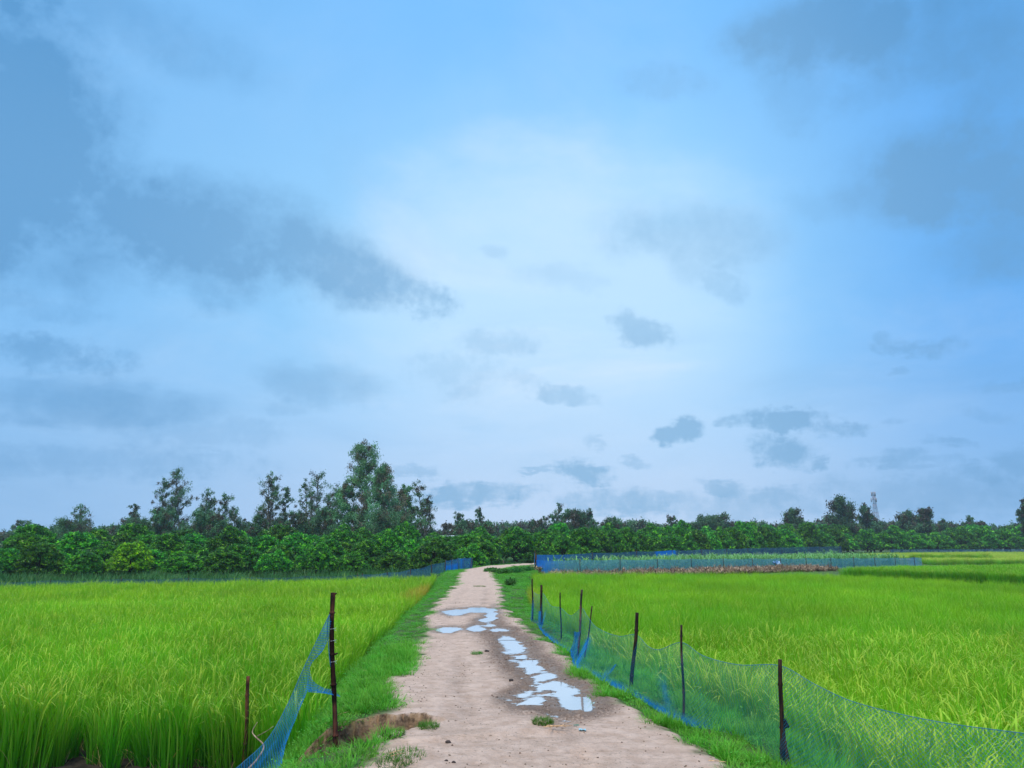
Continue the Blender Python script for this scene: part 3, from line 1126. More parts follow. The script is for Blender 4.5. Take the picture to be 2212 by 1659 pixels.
def clods():
    protos = []
    for k in range(5):
        m = MB()
        r = rng.uniform(.7, 1.3, 26)
        V, i = [], 0
        for a in np.linspace(0, math.pi, 5):
            for b in range(5):
                bb = b / 5 * 6.283
                V.append((r[i] * math.sin(a) * math.cos(bb), r[i] * math.sin(a) * math.sin(bb), .65 * math.cos(a)))
                i += 1
        F = [(p * 5 + q, (p + 1) * 5 + q, (p + 1) * 5 + (q + 1) % 5, p * 5 + (q + 1) % 5) for p in range(4) for q in range(5)]
        g = rng.uniform(.6, 1.6)
        m.add(V, F, (.20 * g, .14 * g, .10 * g))
        protos.append(proto('clod', m.mesh('clod', M_CLOD)))
    n = 52000
    x, y = rng.uniform(-2.6, 2.2, n), rng.uniform(5.4, 24, n)
    z, road, wet, gm, field, rt, s, hw, u, v, W, Vv = terrain(x, y)
    edge = sstep(np.abs(s), hw - .45, hw) * .25
    pr = (.035 + rt * .55 + wet * .22 + edge + sstep(fbm(x, y, 1.4, 81, 3), .08, .25) * .3) * (road > .5) * (z > LEVEL - .004) + (gm > .3) * .3
    g = rng.uniform(0, 1, n) < pr * .3
    m = g.sum()
    rot, sc = rs_for(m, .004, .012, .4, .3)
    big = rng.uniform(0, 1, m) > .985
    sc[big] *= 1.6
    scatter('earth_crumbs', protos, np.stack([x[g], y[g], z[g]], 1), rot, sc, rng.integers(0, 5, m), 'crumbs of dried mud scattered over the track', 'crumbs')


M_CLOD = leaf_mat('mud_crumb', trans=0.0, rough=0.9, spec=0.1, var=0.2)
clods()

# rough ground cover under and before the orchards
WEED = []
for k in range(4):
    m = MB()
    m.add(*blades(60, .45, (.25, .6), (.05, .7), (.2, 1.2), (.03, .06), (.05, .16, .04), 3, .35, tipcol=(.09, .24, .07)))
    WEED.append(proto('weed', m.mesh('weed', M_GRASS)))


def weeds():
    n = 30000
    x = rng.uniform(-60, 170, n)
    y = rng.uniform(40, 230, n)
    s = lateral(x, y)[0]
    fl = 38.8 + (x + 25.7) * .58
    g = ((x < -2) & (y > np.clip(fl, 30, 52) + 1.0) & (y < 85) & (s < -2.2))
    g |= (x > -4) & (s < -2) & (y > 80) & (y < 120) & (x < 60)
    e1 = 60 + (x - 3.5) * 1.65
    g |= (x > 2) & (y > e1 + 1) & (y < e1 + 30) & (s > 2) & (x < 72)
    g |= (x > 66) & (y > 172) & (y < 200)
    g &= view_cull(x, y, 5)
    xx, yy = x[g], y[g]
    zz = hz(xx, yy)
    m = len(xx)
    rot, sc = rs_for(m, .8, 1.6, .1, .25)
    return scatter('ground_cover', WEED, np.stack([xx, yy, zz - .02], 1), rot, sc, rng.integers(0, 4, m),
                   'rank grass and weeds growing under the orchard trees', 'weeds')


weeds()


# ------------------------------------------------------------------ maize inside the netted plot and the dry stubble before it
def corn_plant():
    m = MB()
    H = rng.uniform(1.05, 1.25)
    m.tube([(0, 0, 0), (0.01, 0, H * .5), (0, .01, H)], [.02, .016, .006], 5, (.12, .28, .06))
    for k in range(9):
        z0 = .15 + k * H * .1
        V, F, C = blades(1, .005, (.5, .75), (.35, .7), (1.2, 2.3), (.08, .11), (.16, .42, .10), 5, .25, tipcol=(.36, .60, .30), sag=1.3)
        V[:, 2] += z0
        m.add(V, F, C)
    return m.mesh('maize', M_CORN)


CORN = [proto('maize', corn_plant()) for _ in range(5)]
FN0, FN1 = np.array([1.75, 57.5]), np.array([47.0, 91.0])       # near net of the plot
BN0, BN1 = np.array([1.85, 60.5]), np.array([70.0, 168.0])      # far net of the plot
fdir = (FN1 - FN0) / np.linalg.norm(FN1 - FN0)
fnor = np.array([-fdir[1], fdir[0]])
n = 2600
ta, tb = rng.uniform(1.5, np.linalg.norm(FN1 - FN0) - .5, n), np.round(rng.uniform(1.0, 11, n) / .75) * .75 + rng.normal(0, .08, n)
P = FN0[None] + fdir[None] * ta[:, None] + fnor[None] * tb[:, None]
bl = BN0[1] + (P[:, 0] - BN0[0]) * (BN1[1] - BN0[1]) / (BN1[0] - BN0[0])
g = P[:, 1] < bl - 1.2
P = P[g]
rot, sc = rs_for(len(P), .84, 1.06, .08, .12)
scatter('maize_crop', CORN, np.column_stack([P, hz(P[:, 0], P[:, 1])]), rot, sc, rng.integers(0, 5, len(P)),
        'bright green young maize growing inside the blue netted plot', 'maize')

DRYP = []
for k in range(5):
    m = MB()
    for q in range(5):
        a, r = rng.uniform(0, 6.28), rng.uniform(0, .3)
        x0, y0 = r * math.cos(a), r * math.sin(a)
        H = rng.uniform(.3, .62)
        lx, ly = rng.normal(0, .1, 2)
        m.tube([(x0, y0, 0), (x0 + lx, y0 + ly, H)], [.018, .010], 4, (.22, .13, .08))
        for j in range(4):
            V, F, C = blades(1, .003, (.25, .5), (.3, .9), (.8, 2.4), (.05, .09), rng.choice([0, 1]) * np.array((.36, .27, .19)) + np.array((.24, .17, .12)), 4, .3, sag=1.2)
            V = V + np.array([x0 + lx * .6, y0 + ly * .6, H * rng.uniform(.3, .95)])
            m.add(V, F, C)
    DRYP.append(proto('dry_stalk', m.mesh('dry_stalk', M_DRY)))
n = 1500
ta, tb = 31.5 - 33 * rng.uniform(0, 1, n) ** .9, -rng.uniform(.5, 5.0, n)
P = FN0[None] + fdir[None] * ta[:, None] + fnor[None] * tb[:, None]
P = P[fbm(P[:, 0], P[:, 1], .5, 95, 3) > -.16]
rot, sc = rs_for(len(P), .5, .9, .14, .25)
scatter('dry_maize_stubble', DRYP, np.column_stack([P, hz(P[:, 0], P[:, 1])]), rot, sc, rng.integers(0, 5, len(P)),
        'brown withered maize stalks in a strip before the netted plot', 'dry stalks')


# ------------------------------------------------------------------ trees
DKG, MDG, NEWG = np.array((.035, .155, .030)), np.array((.105, .39, .036)), np.array((.28, .68, .040))


def mango_meshes(seed, H=3.5, Rr=1.8, low=.55, nl=17, lobes_tall=1.0):
    """a low branching, dense, domed fruit tree: crown of drooping leaf rosettes, dark trunk with limbs"""
    r = np.random.default_rng(seed)
    lob = []
    for k in range(nl):
        a = k * 2.4 + r.uniform(-.4, .4)
        q = math.sqrt((k + .5) / nl)
        zc = low + .55 + (H - low - 1.0) * (1 - q ** 2.2) * r.uniform(.75, 1.08)
        lob.append((Rr * .74 * q * math.cos(a), Rr * .74 * q * math.sin(a), zc, r.uniform(.42, .66) * Rr / 1.8))
    for k in range(8):
        a = k * .785 + r.uniform(-.3, .3)
        lob.append((Rr * .72 * math.cos(a), Rr * .72 * math.sin(a), low + r.uniform(.25, .6), r.uniform(.38, .55) * Rr / 1.8))
    cen, col, out = [], [], []
    for (x, y, z, rad) in lob:
        n = int(58 * (rad / .5) ** 2)
        d = r.normal(0, 1, (n, 3))
        d /= np.linalg.norm(d, axis=1)[:, None]
        d[:, 2] = np.where(d[:, 2] < -.3, -d[:, 2], d[:, 2])
        rr = rad * r.uniform(.55, 1.12, n) ** .7
        cen.append(np.array([x, y, z]) + d * rr[:, None])
        out.append(d)
        pick = r.uniform(0, 1, n)
        fresh = .20 if r.uniform() < .35 else .07
        c = np.where(pick[:, None] < fresh, NEWG, np.where(pick[:, None] < .55, MDG, DKG)) * r.uniform(.8, 1.2, (n, 1))
        col.append(c)
    cen, col, out = np.concatenate(cen), np.concatenate(col), np.concatenate(out)
    k = 9
    cc = np.repeat(cen, k, 0)
    dd = np.repeat(out, k, 0) * .5 + r.normal(0, .75, (len(cc), 3)) + np.array([0, 0, -.35])
    V, F, C = leaf_quads(cc + dd / np.linalg.norm(dd, axis=1)[:, None] * .10, dd, .20, .070, np.repeat(col, k, 0), .3)
    crown = make_mesh('crown', V, F, M_MANGO, C)
    m = MB()
    g = r.uniform(.8, 1.2, 1)[0]
    pts = [(0, 0, -.1), (.02, .01, .35), (r.normal(0, .06), r.normal(0, .06), low + .35), (0, 0, H * .55)]
    m.tube(pts, [.12 * g, .10 * g, .09 * g, .05], 7)
    for j in range(9):
        x, y, z, rad = lob[(j * 3 + 1) % len(lob)]
        b = np.array(pts[2]) * (1, 1, r.uniform(.6, 1.1))
        e = np.array([x, y, z])
        mid = (b + e) / 2 + np.array([0, 0, .12])
        m.tube([b, mid, e], [.05, .035, .015], 5)
    trunk = m.mesh('trunk', M_BARK, True)
    return crown, trunk


MANGO = [mango_meshes(100 + i, H=3.5 + .25 * (i % 3 - 1), Rr=1.75 + .15 * (i % 2)) for i in range(7)]
LIMECROWN = MANGO[0][0].copy()
LIMECROWN.materials.clear()
LIMECROWN.materials.append(M_LIME)
SEEN = {}


def ordinal(n):
    return str(n) + ('th' if 10 <= n % 100 <= 20 else {1: 'st', 2: 'nd', 3: 'rd'}.get(n % 10, 'th'))


def place_tree(name, meshes, loc, rz, scl, label, cat='tree', group=None):
    e = empty(name, loc, rz, scl)
    tag(e, label, cat, group)
    link('crown', meshes[0], e)
    link('trunk', meshes[1], e)
    return e


# left orchard: five rows climbing away from the paddy edge
hts = [2.6, 2.9, 3.3, 3.65, 3.9, 4.1]
rowname = ['front', 'second', 'third', 'fourth', 'fifth', 'rearmost']
for k in range(6):
    xs = np.arange(-46, 7, 3.25 + .25 * k)
    cnt = 0
    for j, x in enumerate(xs):
        x = x + rng.normal(0, .25) + (k % 2) * 1.3
        y = 58.5 + (x + 42) * .31 + k * 5.2 + rng.normal(0, .35)
        lim = -3.4 if k == 0 else -2.9 if k == 1 else -1.2 if k == 2 else -1 if k == 3 else 6.5
        if x > lim or abs(x) > y * .66 + 2.5:
            continue
        if abs(lateral(np.array([x]), np.array([y]))[0][0]) < 2.6:
            continue
        cnt += 1
        i = int(rng.integers(0, len(MANGO)))
        h = hts[k] / 3.5 * rng.uniform(.80, 1.14)
        w = (1.0 if k < 2 else 1.1) * rng.uniform(.88, 1.12) * (1 + .08 * k)
        # one crown in the front row carries a flush of pale leaves
        pale = (k == 0 and -32.5 < x < -29.0 and 'lime' not in SEEN)
        if pale:
            SEEN['lime'] = 1
        ms = (LIMECROWN, MANGO[0][1]) if pale else MANGO[i]
        lab = ('yellow green mango tree in the front row of the left orchard, palest crown' if pale else
               f'dark green mango tree, {ordinal(cnt)} from the left in the {rowname[k]} row, left orchard')
        place_tree('mango_tree', ms, (x, y, hz(x, y)[0]), rng.uniform(0, 6.28), (w, w, h * (1.1 if pale else 1)), lab, 'mango tree', 'mango trees of the left orchard')

# right orchard: bigger trees behind the netted plot
OL = np.array([(6.5, 90), (40, 134), (78, 187), (135, 203), (175, 214)])
for k in range(3):
    d, cnt = 0.0, 0
    seglen = np.linalg.norm(np.diff(OL, axis=0), axis=1)
    tot = seglen.sum()
    cum = np.concatenate([[0], np.cumsum(seglen)])
    while d < tot:
        x, y = np.interp(d, cum, OL[:, 0]), np.interp(d, cum, OL[:, 1])
        top = np.interp(y, [90, 134, 187, 214], [4.1, 5.3, 6.7, 7.2]) * (1 + .02 * k)
        wid = np.interp(y, [90, 134, 187, 214], [4.2, 6.2, 8.6, 9.0])
        d += wid * (.80 if k == 0 else .95)
        x += rng.normal(0, .5) - k * 1.5
        y += k * wid * .95 + rng.normal(0, .5)
        if abs(x) > y * .66 + 4:
            continue
        cnt += 1
        i = int(rng.integers(0, len(MANGO)))
        h, w = top / 3.5 * rng.uniform(.78, 1.12), wid / 3.7 * rng.uniform(.82, 1.2)
        place_tree('mango_tree', MANGO[i], (x, y, hz(x, y)[0]), rng.uniform(0, 6.28), (w, w, h),
                   f'big domed mango tree, {ordinal(cnt)} from the left in the {rowname[k]} row, right orchard', 'mango tree', 'mango trees of the right orchard')


# tall gum trees, each drawn for its own outline
def gum_meshes(H, W, seed, dens=1.0, lean=0.0, crown0=.25, leaf=.28, clump=.75, flat=False, tint=1.0, flare=.3):
    r = np.random.default_rng(seed)
    m = MB()
    n = 9
    t = np.linspace(0, 1, n)
    tr = np.stack([lean * H * t ** 1.4 + np.cumsum(r.normal(0, .012 * H, n)) * t, np.cumsum(r.normal(0, .01 * H, n)) * t, H * .94 * t], 1)
    tr[0, 2] = -.15
    m.tube(tr, np.linspace(.022 * H * .5 + .06, .02, n), 6)
    nb = int((16 + H * 1.4) * (1.9 if dens > 1.55 else 2.1 if dens < 1 else 1.3))
    ends = []
    for k in range(nb):
        q = crown0 + (1 - crown0) * (k + r.uniform(0, 1)) / nb
        b = np.array([np.interp(q, t, tr[:, i]) for i in range(3)])
        a = r.uniform(0, 6.28)
        if flat:
            prof = W * .5 * (.35 + .65 * math.sin(math.pi * min(1, (q - crown0) / (1 - crown0) * .9 + .1)))
        else:
            prof = W * .5 * (1 - ((q - crown0) / (1 - crown0)) ** 1.8 * .62) * r.uniform(.45, 1.1)
        rise = prof * r.uniform(.5, 1.3) * (1 - .4 * q) if not flat else prof * r.uniform(.05, .4)
        e = b + np.array([math.cos(a) * prof, math.sin(a) * prof, rise])
        e[2] = min(e[2], H * 1.0)
        mid = (b + e) / 2 + np.array([0, 0, .08 * prof])
        m.tube([b, mid, e], [.05 * H / 14 + .012, .03, .012], 4)
        ends += [(e, 1.0), (mid + r.normal(0, .15, 3), .75)]
        if prof > 1.2:
            ends.append((mid * .5 + e * .5 + r.normal(0, .3, 3), .8))
    for q in (.90, .96, 1.0):
        ends.append((np.array([np.interp(q, t, tr[:, i]) for i in range(3)]) + np.array([0, 0, .06 * H * (q - .9) * 10]), .85))
    cen, col = [], []
    for (e, s) in ends:
        if r.uniform() > (.52 if dens < 1 else .8 if dens < 1.55 else .9):
            continue
        k = int(r.uniform(55, 95) * dens)
        rad = clump * s * r.uniform(.7, 1.15)
        p = r.normal(0, 1, (k, 3)) * (rad * .38, rad * .38, rad * .42)
        cen.append(e + p + np.array([0, 0, -.1 * rad]))
        base = np.array((.090, .215, .095)) * r.uniform(.6, 1.45) * tint
        if r.uniform() < .3:
            base = np.array((.105, .095, .062)) * tint
        col.append(np.tile(base, (k, 1)))
    cen, col = np.concatenate(cen), np.concatenate(col)
    dd = r.normal(0, .6, (len(cen), 3)) + np.array([-.25, 0, -.8])
    V, F, C = leaf_quads(cen, dd, leaf * .9, leaf * .36, col, .3)
    return make_mesh('crown', V, F, M_EUC, C), m.mesh('trunk', M_PALEBARK, True)


# px of the stem, py of the top, crown width px, distance, lean, kind, label
GUMS = [
    (44, 1122, 26, 165, -.05, 'g', 'thin gum tree with brownish top, left of a forked pair, near the palm'),
    (66, 1124, 32, 165, .08, 'g', 'thin gum tree leaning right beside its forked twin, far left'),
    (150, 1122, 80, 120, 0, 'b', 'broad dark tree standing below the rounded gum on the left'),
    (181, 1092, 46, 125, .02, 'g', 'rounded sparse gum tree with bare stem at far left'),
    (240, 1138, 44, 170, 0, 'b', 'low brownish tree in the dip left of the slim gum'),
    (268, 1140, 26, 175, 0, 'g', 'small tufted tree alone in the dip of the left skyline'),
    (292, 1090, 30, 150, .03, 'g', 'slim gum tree rising from a wide bushy base'),
    (296, 1118, 70, 145, 0, 'b', 'wide bushy tree at the foot of the slim gum'),
    (352, 1034, 44, 120, -.07, 'g', 'gum tree leaning left with a heavy double head, left grove'),
    (398, 1010, 54, 122, -.02, 'g', 'tallest pointed gum tree of the left grove, straight pale stem'),
    (444, 1058, 44, 118, -.06, 'g', 'gum tree with dense dark head leaning left, mid left grove'),
    (482, 1068, 46, 116, -.10, 'g', 'gum tree with slanted pale stem at right of left grove'),
    (360, 1090, 60, 112, 0, 'b', 'dense dark tree filling the base of the left gum grove'),
    (506, 1100, 34, 118, -.08, 'g', 'shorter leaning gum tree closing the left grove'),
    (336, 1092, 52, 112, 0, 'b', 'dense dark tree at the left foot of the left gum grove'),
    (432, 1098, 56, 114, 0, 'b', 'dark leafy tree low in the middle of the left gum grove'),
    (476, 1108, 54, 113, 0, 'b', 'dark leafy tree low at the right side of the left gum grove'),
    (560, 1106, 44, 116, 0, 'b', 'low leafy tree at the left foot of the middle gum grove'),
    (645, 1100, 54, 118, 0, 'b', 'low leafy tree between the forked gum and its left neighbour'),
    (700, 1092, 60, 116, 0, 'b', 'leafy tree under the round headed gum left of the giant'),
    (374, 1052, 36, 124, .04, 'g', 'slim gum tree squeezed between the double head and the pointed one'),
    (460, 1076, 34, 123, .02, 'g', 'slim leafy gum tree between the two leaning ones of the left grove'),
    (716, 1062, 36, 126, .03, 'g', 'slim gum tree squeezed between the round head and the drooping one'),
    (520, 1122, 26, 140, 0, 'g', 'thin feathery treetop right of the left gum grove'),
    (573, 1020, 48, 120, -.10, 'g', 'tall gum tree with leaning columnar head, first of middle grove'),
    (592, 1042, 42, 124, .02, 'g', 'airy gum tree directly right of the columnar one'),
    (622, 1048, 38, 122, -.03, 'g', 'slender loose gum tree between two bigger ones, middle grove'),
    (660, 1036, 44, 124, -.08, 'g', 'open branched gum tree with forked head leaning left'),
    (686, 1020, 56, 120, .0, 'g', 'tall round headed gum tree left of the giant'),
    (732, 1048, 54, 118, -.02, 'g', 'drooping dense gum tree touching the giant on its left'),
    (608, 1118, 56, 140, 0, 'b', 'grey green bushy tree under the middle gums'),
    (790, 955, 96, 112, -.03, 'G', 'tallest giant gum tree on the skyline, full dark crown'),
    (835, 1005, 90, 100, -.05, 'G', 'massive light green gum tree in front of the giant'),
    (868, 1050, 60, 108, -.03, 'G', 'dense gum tree on the right shoulder of the giant'),
    (760, 1040, 60, 110, .0, 'G', 'dense gum tree filling the left shoulder of the giant'),
    (905, 1040, 40, 110, -.12, 'g', 'sparse gum tree leaning left right of the giant'),
    (925, 1075, 34, 108, .06, 'g', 'bare stemmed gum tree with forked outer limb beside track trees'),
    (880, 1105, 80, 96, 0, 'b', 'dark leafy tree at the foot of the giant gum, right side'),
    (820, 1100, 90, 96, 0, 'b', 'dark leafy tree at the foot of the giant gum, centre'),
    (990, 1106, 28, 170, .03, 'g', 'small sparse gum tree left of the leaning tuft, centre skyline'),
    (1035, 1098, 26, 160, -.08, 'g', 'small tufted gum tree leaning left, centre skyline'),
    (1200, 1088, 34, 150, -.08, 'g', 'twin headed gum tree leaning left, right of centre'),
    (1240, 1104, 64, 165, 0, 'f', 'wide flat topped tree between two gums, right of centre'),
    (1272, 1099, 26, 160, -.04, 'g', 'narrow dark gum tree right of the flat topped tree'),
    (1178, 1116, 26, 160, -.04, 'g', 'small dark gum tree left of the twin headed gum'),
    (1155, 1120, 40, 165, 0, 'b', 'low leaning dark tree left of the small gum, centre'),
    (1330, 1116, 52, 150, 0, 'b', 'domed bright treetop standing over the right orchard'),
    (1452, 1112, 26, 190, 0, 'g', 'small rounded gum tree over the orchard, right of centre'),
    (1500, 1126, 40, 210, 0, 'b', 'hazy low treetop between the round gum and spreading tree'),
    (1540, 1116, 66, 210, 0, 'f', 'spreading flat topped tree with thin foliage, mid right'),
    (1645, 1128, 30, 220, 0, 'b', 'little hazy dome among far trees, mid right'),
    (1712, 1101, 44, 205, 0, 'c', 'conical dark tree alone on the right skyline'),
    (1818, 1076, 62, 200, -.04, 'c', 'large clustered dark tree left of the radio mast'),
    (1868, 1092, 40, 210, -.04, 'c', 'square headed dark tree just left of the mast'),
    (1958, 1108, 52, 215, 0, 'c', 'lumpy hazy tree right of the mast'),
    (1995, 1101, 40, 205, 0, 'c', 'round open tree, right partner of the lumpy one'),
    (2040, 1122, 24, 230, 0, 'g', 'tiny round treetop far right of the mast'),
    (2092, 1116, 26, 225, 0, 'g', 'tiny brownish treetop with raised arm, far right'),
    (2118, 1124, 30, 225, 0, 'b', 'small hazy treetop second from the right edge'),
    (2211, 1082, 34, 190, 0, 'c', 'dark tree cut off by the right edge of the photo'),
]
for i, (px, py, wpx, d, lean, kind, lab) in enumerate(GUMS):
    top = atd(px, py, d)
    bx = top[0]
    zb = float(hz(bx, d)[0])
    H = top[2] - zb
    W = wpx / FPX * d * (1.45 if kind == 'g' else 1.15)
    leaf = max(.22, 2.3 * d / 773)
    if kind == 'g':
        ms = gum_meshes(H, W, 300 + i, .62, lean, .14, leaf * .75, max(.45, W * .11))
    elif kind == 'G':
        ms = gum_meshes(H, W, 300 + i, 1.6, lean, .10, leaf * .85, W * .12, tint=1.6)
    elif kind == 'f':
        ms = gum_meshes(H, W, 300 + i, 1.0, lean, .62, leaf, W * .13, flat=True)
    elif kind == 'c':
        ms = gum_meshes(H, W, 300 + i, 1.25, lean, .25, leaf, W * .17, tint=.8)
    else:
        ms = gum_meshes(H * .94, W, 300 + i, 1.1, lean, .35, leaf * .85, W * .13, tint=1.1)
    place_tree('tree' if kind in 'bfc' else 'gum_tree', ms, (bx - lean * H, d, zb), 0, 1, lab, 'tree', 'tall trees on the skyline')

# palm at the photo's left edge
pm = MB()
pd = 150.0
ptop = atd(8, 1152, pd)
pz = float(hz(ptop[0], pd)[0])
pm.tube([(0, 0, -.2), (.15, 0, (ptop[2] - pz) * .5), (0, 0, ptop[2] - pz - .3)], [.2, .15, .14], 7)
pe = empty('palm_tree', (ptop[0], pd, pz))
tag(pe, 'palm tree with arching fronds at the far left skyline', 'palm tree')
pm.build('trunk', M_BARK, pe, True)
pf = MB()
for k in range(13):
    a = k * 2.4
    L = 2.6
    pts = []
    for q in np.linspace(0, 1, 7):
        pts.append((math.cos(a) * L * q * .8, math.sin(a) * L * q * .8, ptop[2] - pz - .3 + L * (.55 * q - .85 * q * q) * (1.0 if k % 2 else .4)))
    pts = np.array(pts)
    pf.tube(pts, [.04, .035, .03, .025, .02, .015, .01], 4, (.12, .14, .06), caps=False)
    cc, dd = [], []
    for q in np.linspace(.12, 1, 22):
        p = np.array([np.interp(q * 6, range(7), pts[:, c]) for c in range(3)])
        for sg in (-1, 1):
            dv = np.array([-math.sin(a) * sg, math.cos(a) * sg, -.8]) + np.array([math.cos(a), math.sin(a), 0]) * .4
            cc.append(p + dv * .28)
            dd.append(dv)
    pf.add(*leaf_quads(np.array(cc), np.array(dd), .75, .14, (.06, .10, .05), .3))
pf.build('crown', M_EUC, pe)

# the far tree line that closes the view behind the orchards
FARB = [gum_meshes(6.5, 9.0, 700 + i, 1.4, 0, .25, .75, 1.35, tint=.95) for i in range(5)]
cnt = 0
xs = np.linspace(-1, 1, 58)
for q, sx in enumerate(xs):
    y = rng.uniform(235, 300) if sx > -.05 else rng.uniform(140, 190)
    x = sx * y * .70
    hpx = (6 if sx < -.1 else 0) + np.interp(sx, [-1, -.9, -.75, -.5, -.25, -.05, .1, .3, .6, .8, 1], [1150, 1140, 1134, 1136, 1138, 1134, 1133, 1134, 1130, 1136, 1132]) + rng.uniform(-4, 7) + 3
    zb = float(hz(x, y)[0])
    H = atd(CX + sx * 1100, hpx, y)[2] - zb
    k = int(rng.integers(0, 5))
    place_tree('tree', FARB[k], (x, y, zb), rng.uniform(0, 6.28), (max(.8, H / 6.5) * rng.uniform(.9, 1.2),) * 2 + (H / 6.5,),
               f'hazy grey green tree, {ordinal(q + 1)} from the left in the farthest tree line', 'tree', 'farthest tree line')

# low wood behind it all
wd = MB()
n = 16000
x = rng.uniform(-330, 330, n)
y = 330 + rng.uniform(0, 60, n)
hgt = 5.5 + fbm(x, y * .2, .05, 91, 4) * 7
z = -.4 + rng.uniform(0, 1, n) ** .6 * hgt
V, F, C = leaf_quads(np.stack([x, y, z], 1), rng.normal(0, 1, (n, 3)), 2.2, 1.6, (.035, .075, .05), .4)
wd.add(V, F, C)
o = wd.build('distant_wood', M_EUC)
tag(o, 'dim grey green band of woodland along the whole horizon', 'woodland', kind='stuff')


# ------------------------------------------------------------------ posts and nets
def post_mesh(m, base, top, r, nodes=4, col=(1, 1, 1), wob=.01):
    base, top = np.asarray(base, float), np.asarray(top, float)
    n = 14
    P, Q = [], []
    L = np.linalg.norm(top - base)
    nod = [(i + .6) / nodes for i in range(nodes)]
    ts = sorted(set(list(np.linspace(0, 1, n)) + [q + e for q in nod for e in (-.012 / L * 1.5, 0, .012 / L * 1.5) if 0 < q + e < 1]))
    for t in ts:
        off = np.array([math.sin(t * 5.1 + r * 900), math.cos(t * 4.3 + r * 500), 0]) * wob * L
        P.append(base * (1 - t) + top * t + off * math.sin(t * math.pi))
        k = any(abs(t - q) < .006 / L for q in nod)
        Q.append(r * (1.0 - .18 * t) * (1.28 if k else 1))
    m.tube(P, Q, 8, col)


def resample(pts, n):
    pts = np.asarray(pts, float)
    d = np.concatenate([[0], np.cumsum(np.linalg.norm(np.diff(pts, axis=0), axis=1))])
    t = np.linspace(0, d[-1], n)
    return np.stack([np.interp(t, d, pts[:, i]) for i in range(pts.shape[1])], 1), t


def smooth_line(pts, n):
    """Catmull-Rom through pts"""
    pts = np.asarray(pts, float)
    P = np.vstack([2 * pts[0] - pts[1], pts, 2 * pts[-1] - pts[-2]])
    out = []
    for i in range(1, len(P) - 2):
        for t in np.linspace(0, 1, 12, endpoint=False):
            a, b, c, d = P[i - 1], P[i], P[i + 1], P[i + 2]
            out.append(.5 * (2 * b + (c - a) * t + (2 * a - 5 * b + 4 * c - d) * t * t + (3 * b - a - 3 * c + d) * t ** 3))
    out.append(P[-2])
    return resample(np.array(out), n)[0]


def net_mesh(name, topl, botl, mat, n=160, mrow=14, ripple=.03, dense=None, out=(0, -1, 0), seed=0, u0=0):
    T, B = smooth_line(topl, n), smooth_line(botl, n)
    ua = np.concatenate([[0], np.cumsum(np.linalg.norm(np.diff((T + B) / 2, axis=0), axis=1))])
    V, UV, D = [], [], []
    o = np.asarray(out, float)
    for j in range(mrow + 1):
        t = j / mrow
        P = T * (1 - t) + B * t
        rp = (fbm(ua + 0 * ua, ua * 0 + t * 1.2, 2.2, 70 + seed, 3) * 2 + fbm(ua, ua * 0 + t * .4, 7, 75 + seed, 2)) * ripple * math.sin(min(1, t * 1.6 + .05) * 1.57)
        P = P + o[None] * rp[:, None]
        V.append(P)
        UV.append(np.stack([ua, np.linalg.norm(T - B, axis=1) * t], 1))
        D.append(dense(ua / ua[-1], t) if dense else np.zeros(n))
    V, UV, D = np.array(V).reshape(-1, 3), np.array(UV).reshape(-1, 2), np.array(D).ravel()
    idx = np.arange((mrow + 1) * n).reshape(mrow + 1, n)
    F = np.stack([idx[:-1, :-1], idx[:-1, 1:], idx[1:, 1:], idx[1:, :-1]], -1).reshape(-1, 4)
    return make_mesh(name, V, F, mat, uv=UV, attrs=dict(dense=D), smooth=True), T


def rope(name, line, parent, r=.0025, col=(.04, .20, .34)):
    m = MB()
    m.tube(line, r, 4, col)
    return m.build(name, M_ROPE, parent)


M_ROPE, _t = new_mat('net_cord')
finish(_t, principled(_t, attr(_t, 'col'), 0.6, 0.3))

# right hand fence: px base, py base, px top, py top, radius, nodes, tint, name
RP = [
    (1153, 1340, 1152, 1250, .020, 3, 1.0), (1173, 1350, 1172, 1263, .030, 3, 1.0), (1212, 1382, 1210, 1280, .014, 5, 1.0),
    (1249, 1420, 1260, 1273, .020, 6, 3.0), (1258, 1430, 1279, 1309, .012, 6, 1.6), (1364, 1487, 1379, 1322, .025, 2, .9),
    (1475, 1560, 1472, 1350, .014, 4, 1.5), (1687, 1650, 1685, 1421, .020, 2, .9),
]
fence = empty('net_fence', (1.6, 11.5, -.1))
tag(fence, 'low sagging blue net on thin bamboo posts along the right edge of the track', 'net fence')
postlabs = ['thin straight post at the far end of the net', 'thick dark post second from the far end', 'very thin post third from the far end',
            'tall reddish brown post with a crooked tip', 'thin knotted stick leaning right', 'thick black post leaning right', 'thin knotted pale brown post', 'straight dark post nearest the camera']
bases = []
for (bx, by, tx, ty, r, nn, tint), pl in zip(RP, postlabs):
    b = at(bx, by, -.12)
    for _ in range(4):
        zz = float(hz(b[0], b[1])[0])
        b = at(bx, by, max(zz, -.3))
    tp = atd(tx, ty, b[1] - .02)
    m = MB()
    off = np.array([-.03, -.09, 0]) if r > .018 else np.zeros(3)
    post_mesh(m, b + off + np.array([0, 0, -.15]) - fence.location, tp + off - np.array(fence.location), r, nn, (tint, tint * .92, tint * .85))
    po = m.build('post', M_POST, fence, True)
    po['label'] = pl
    bases.append((b, tp))
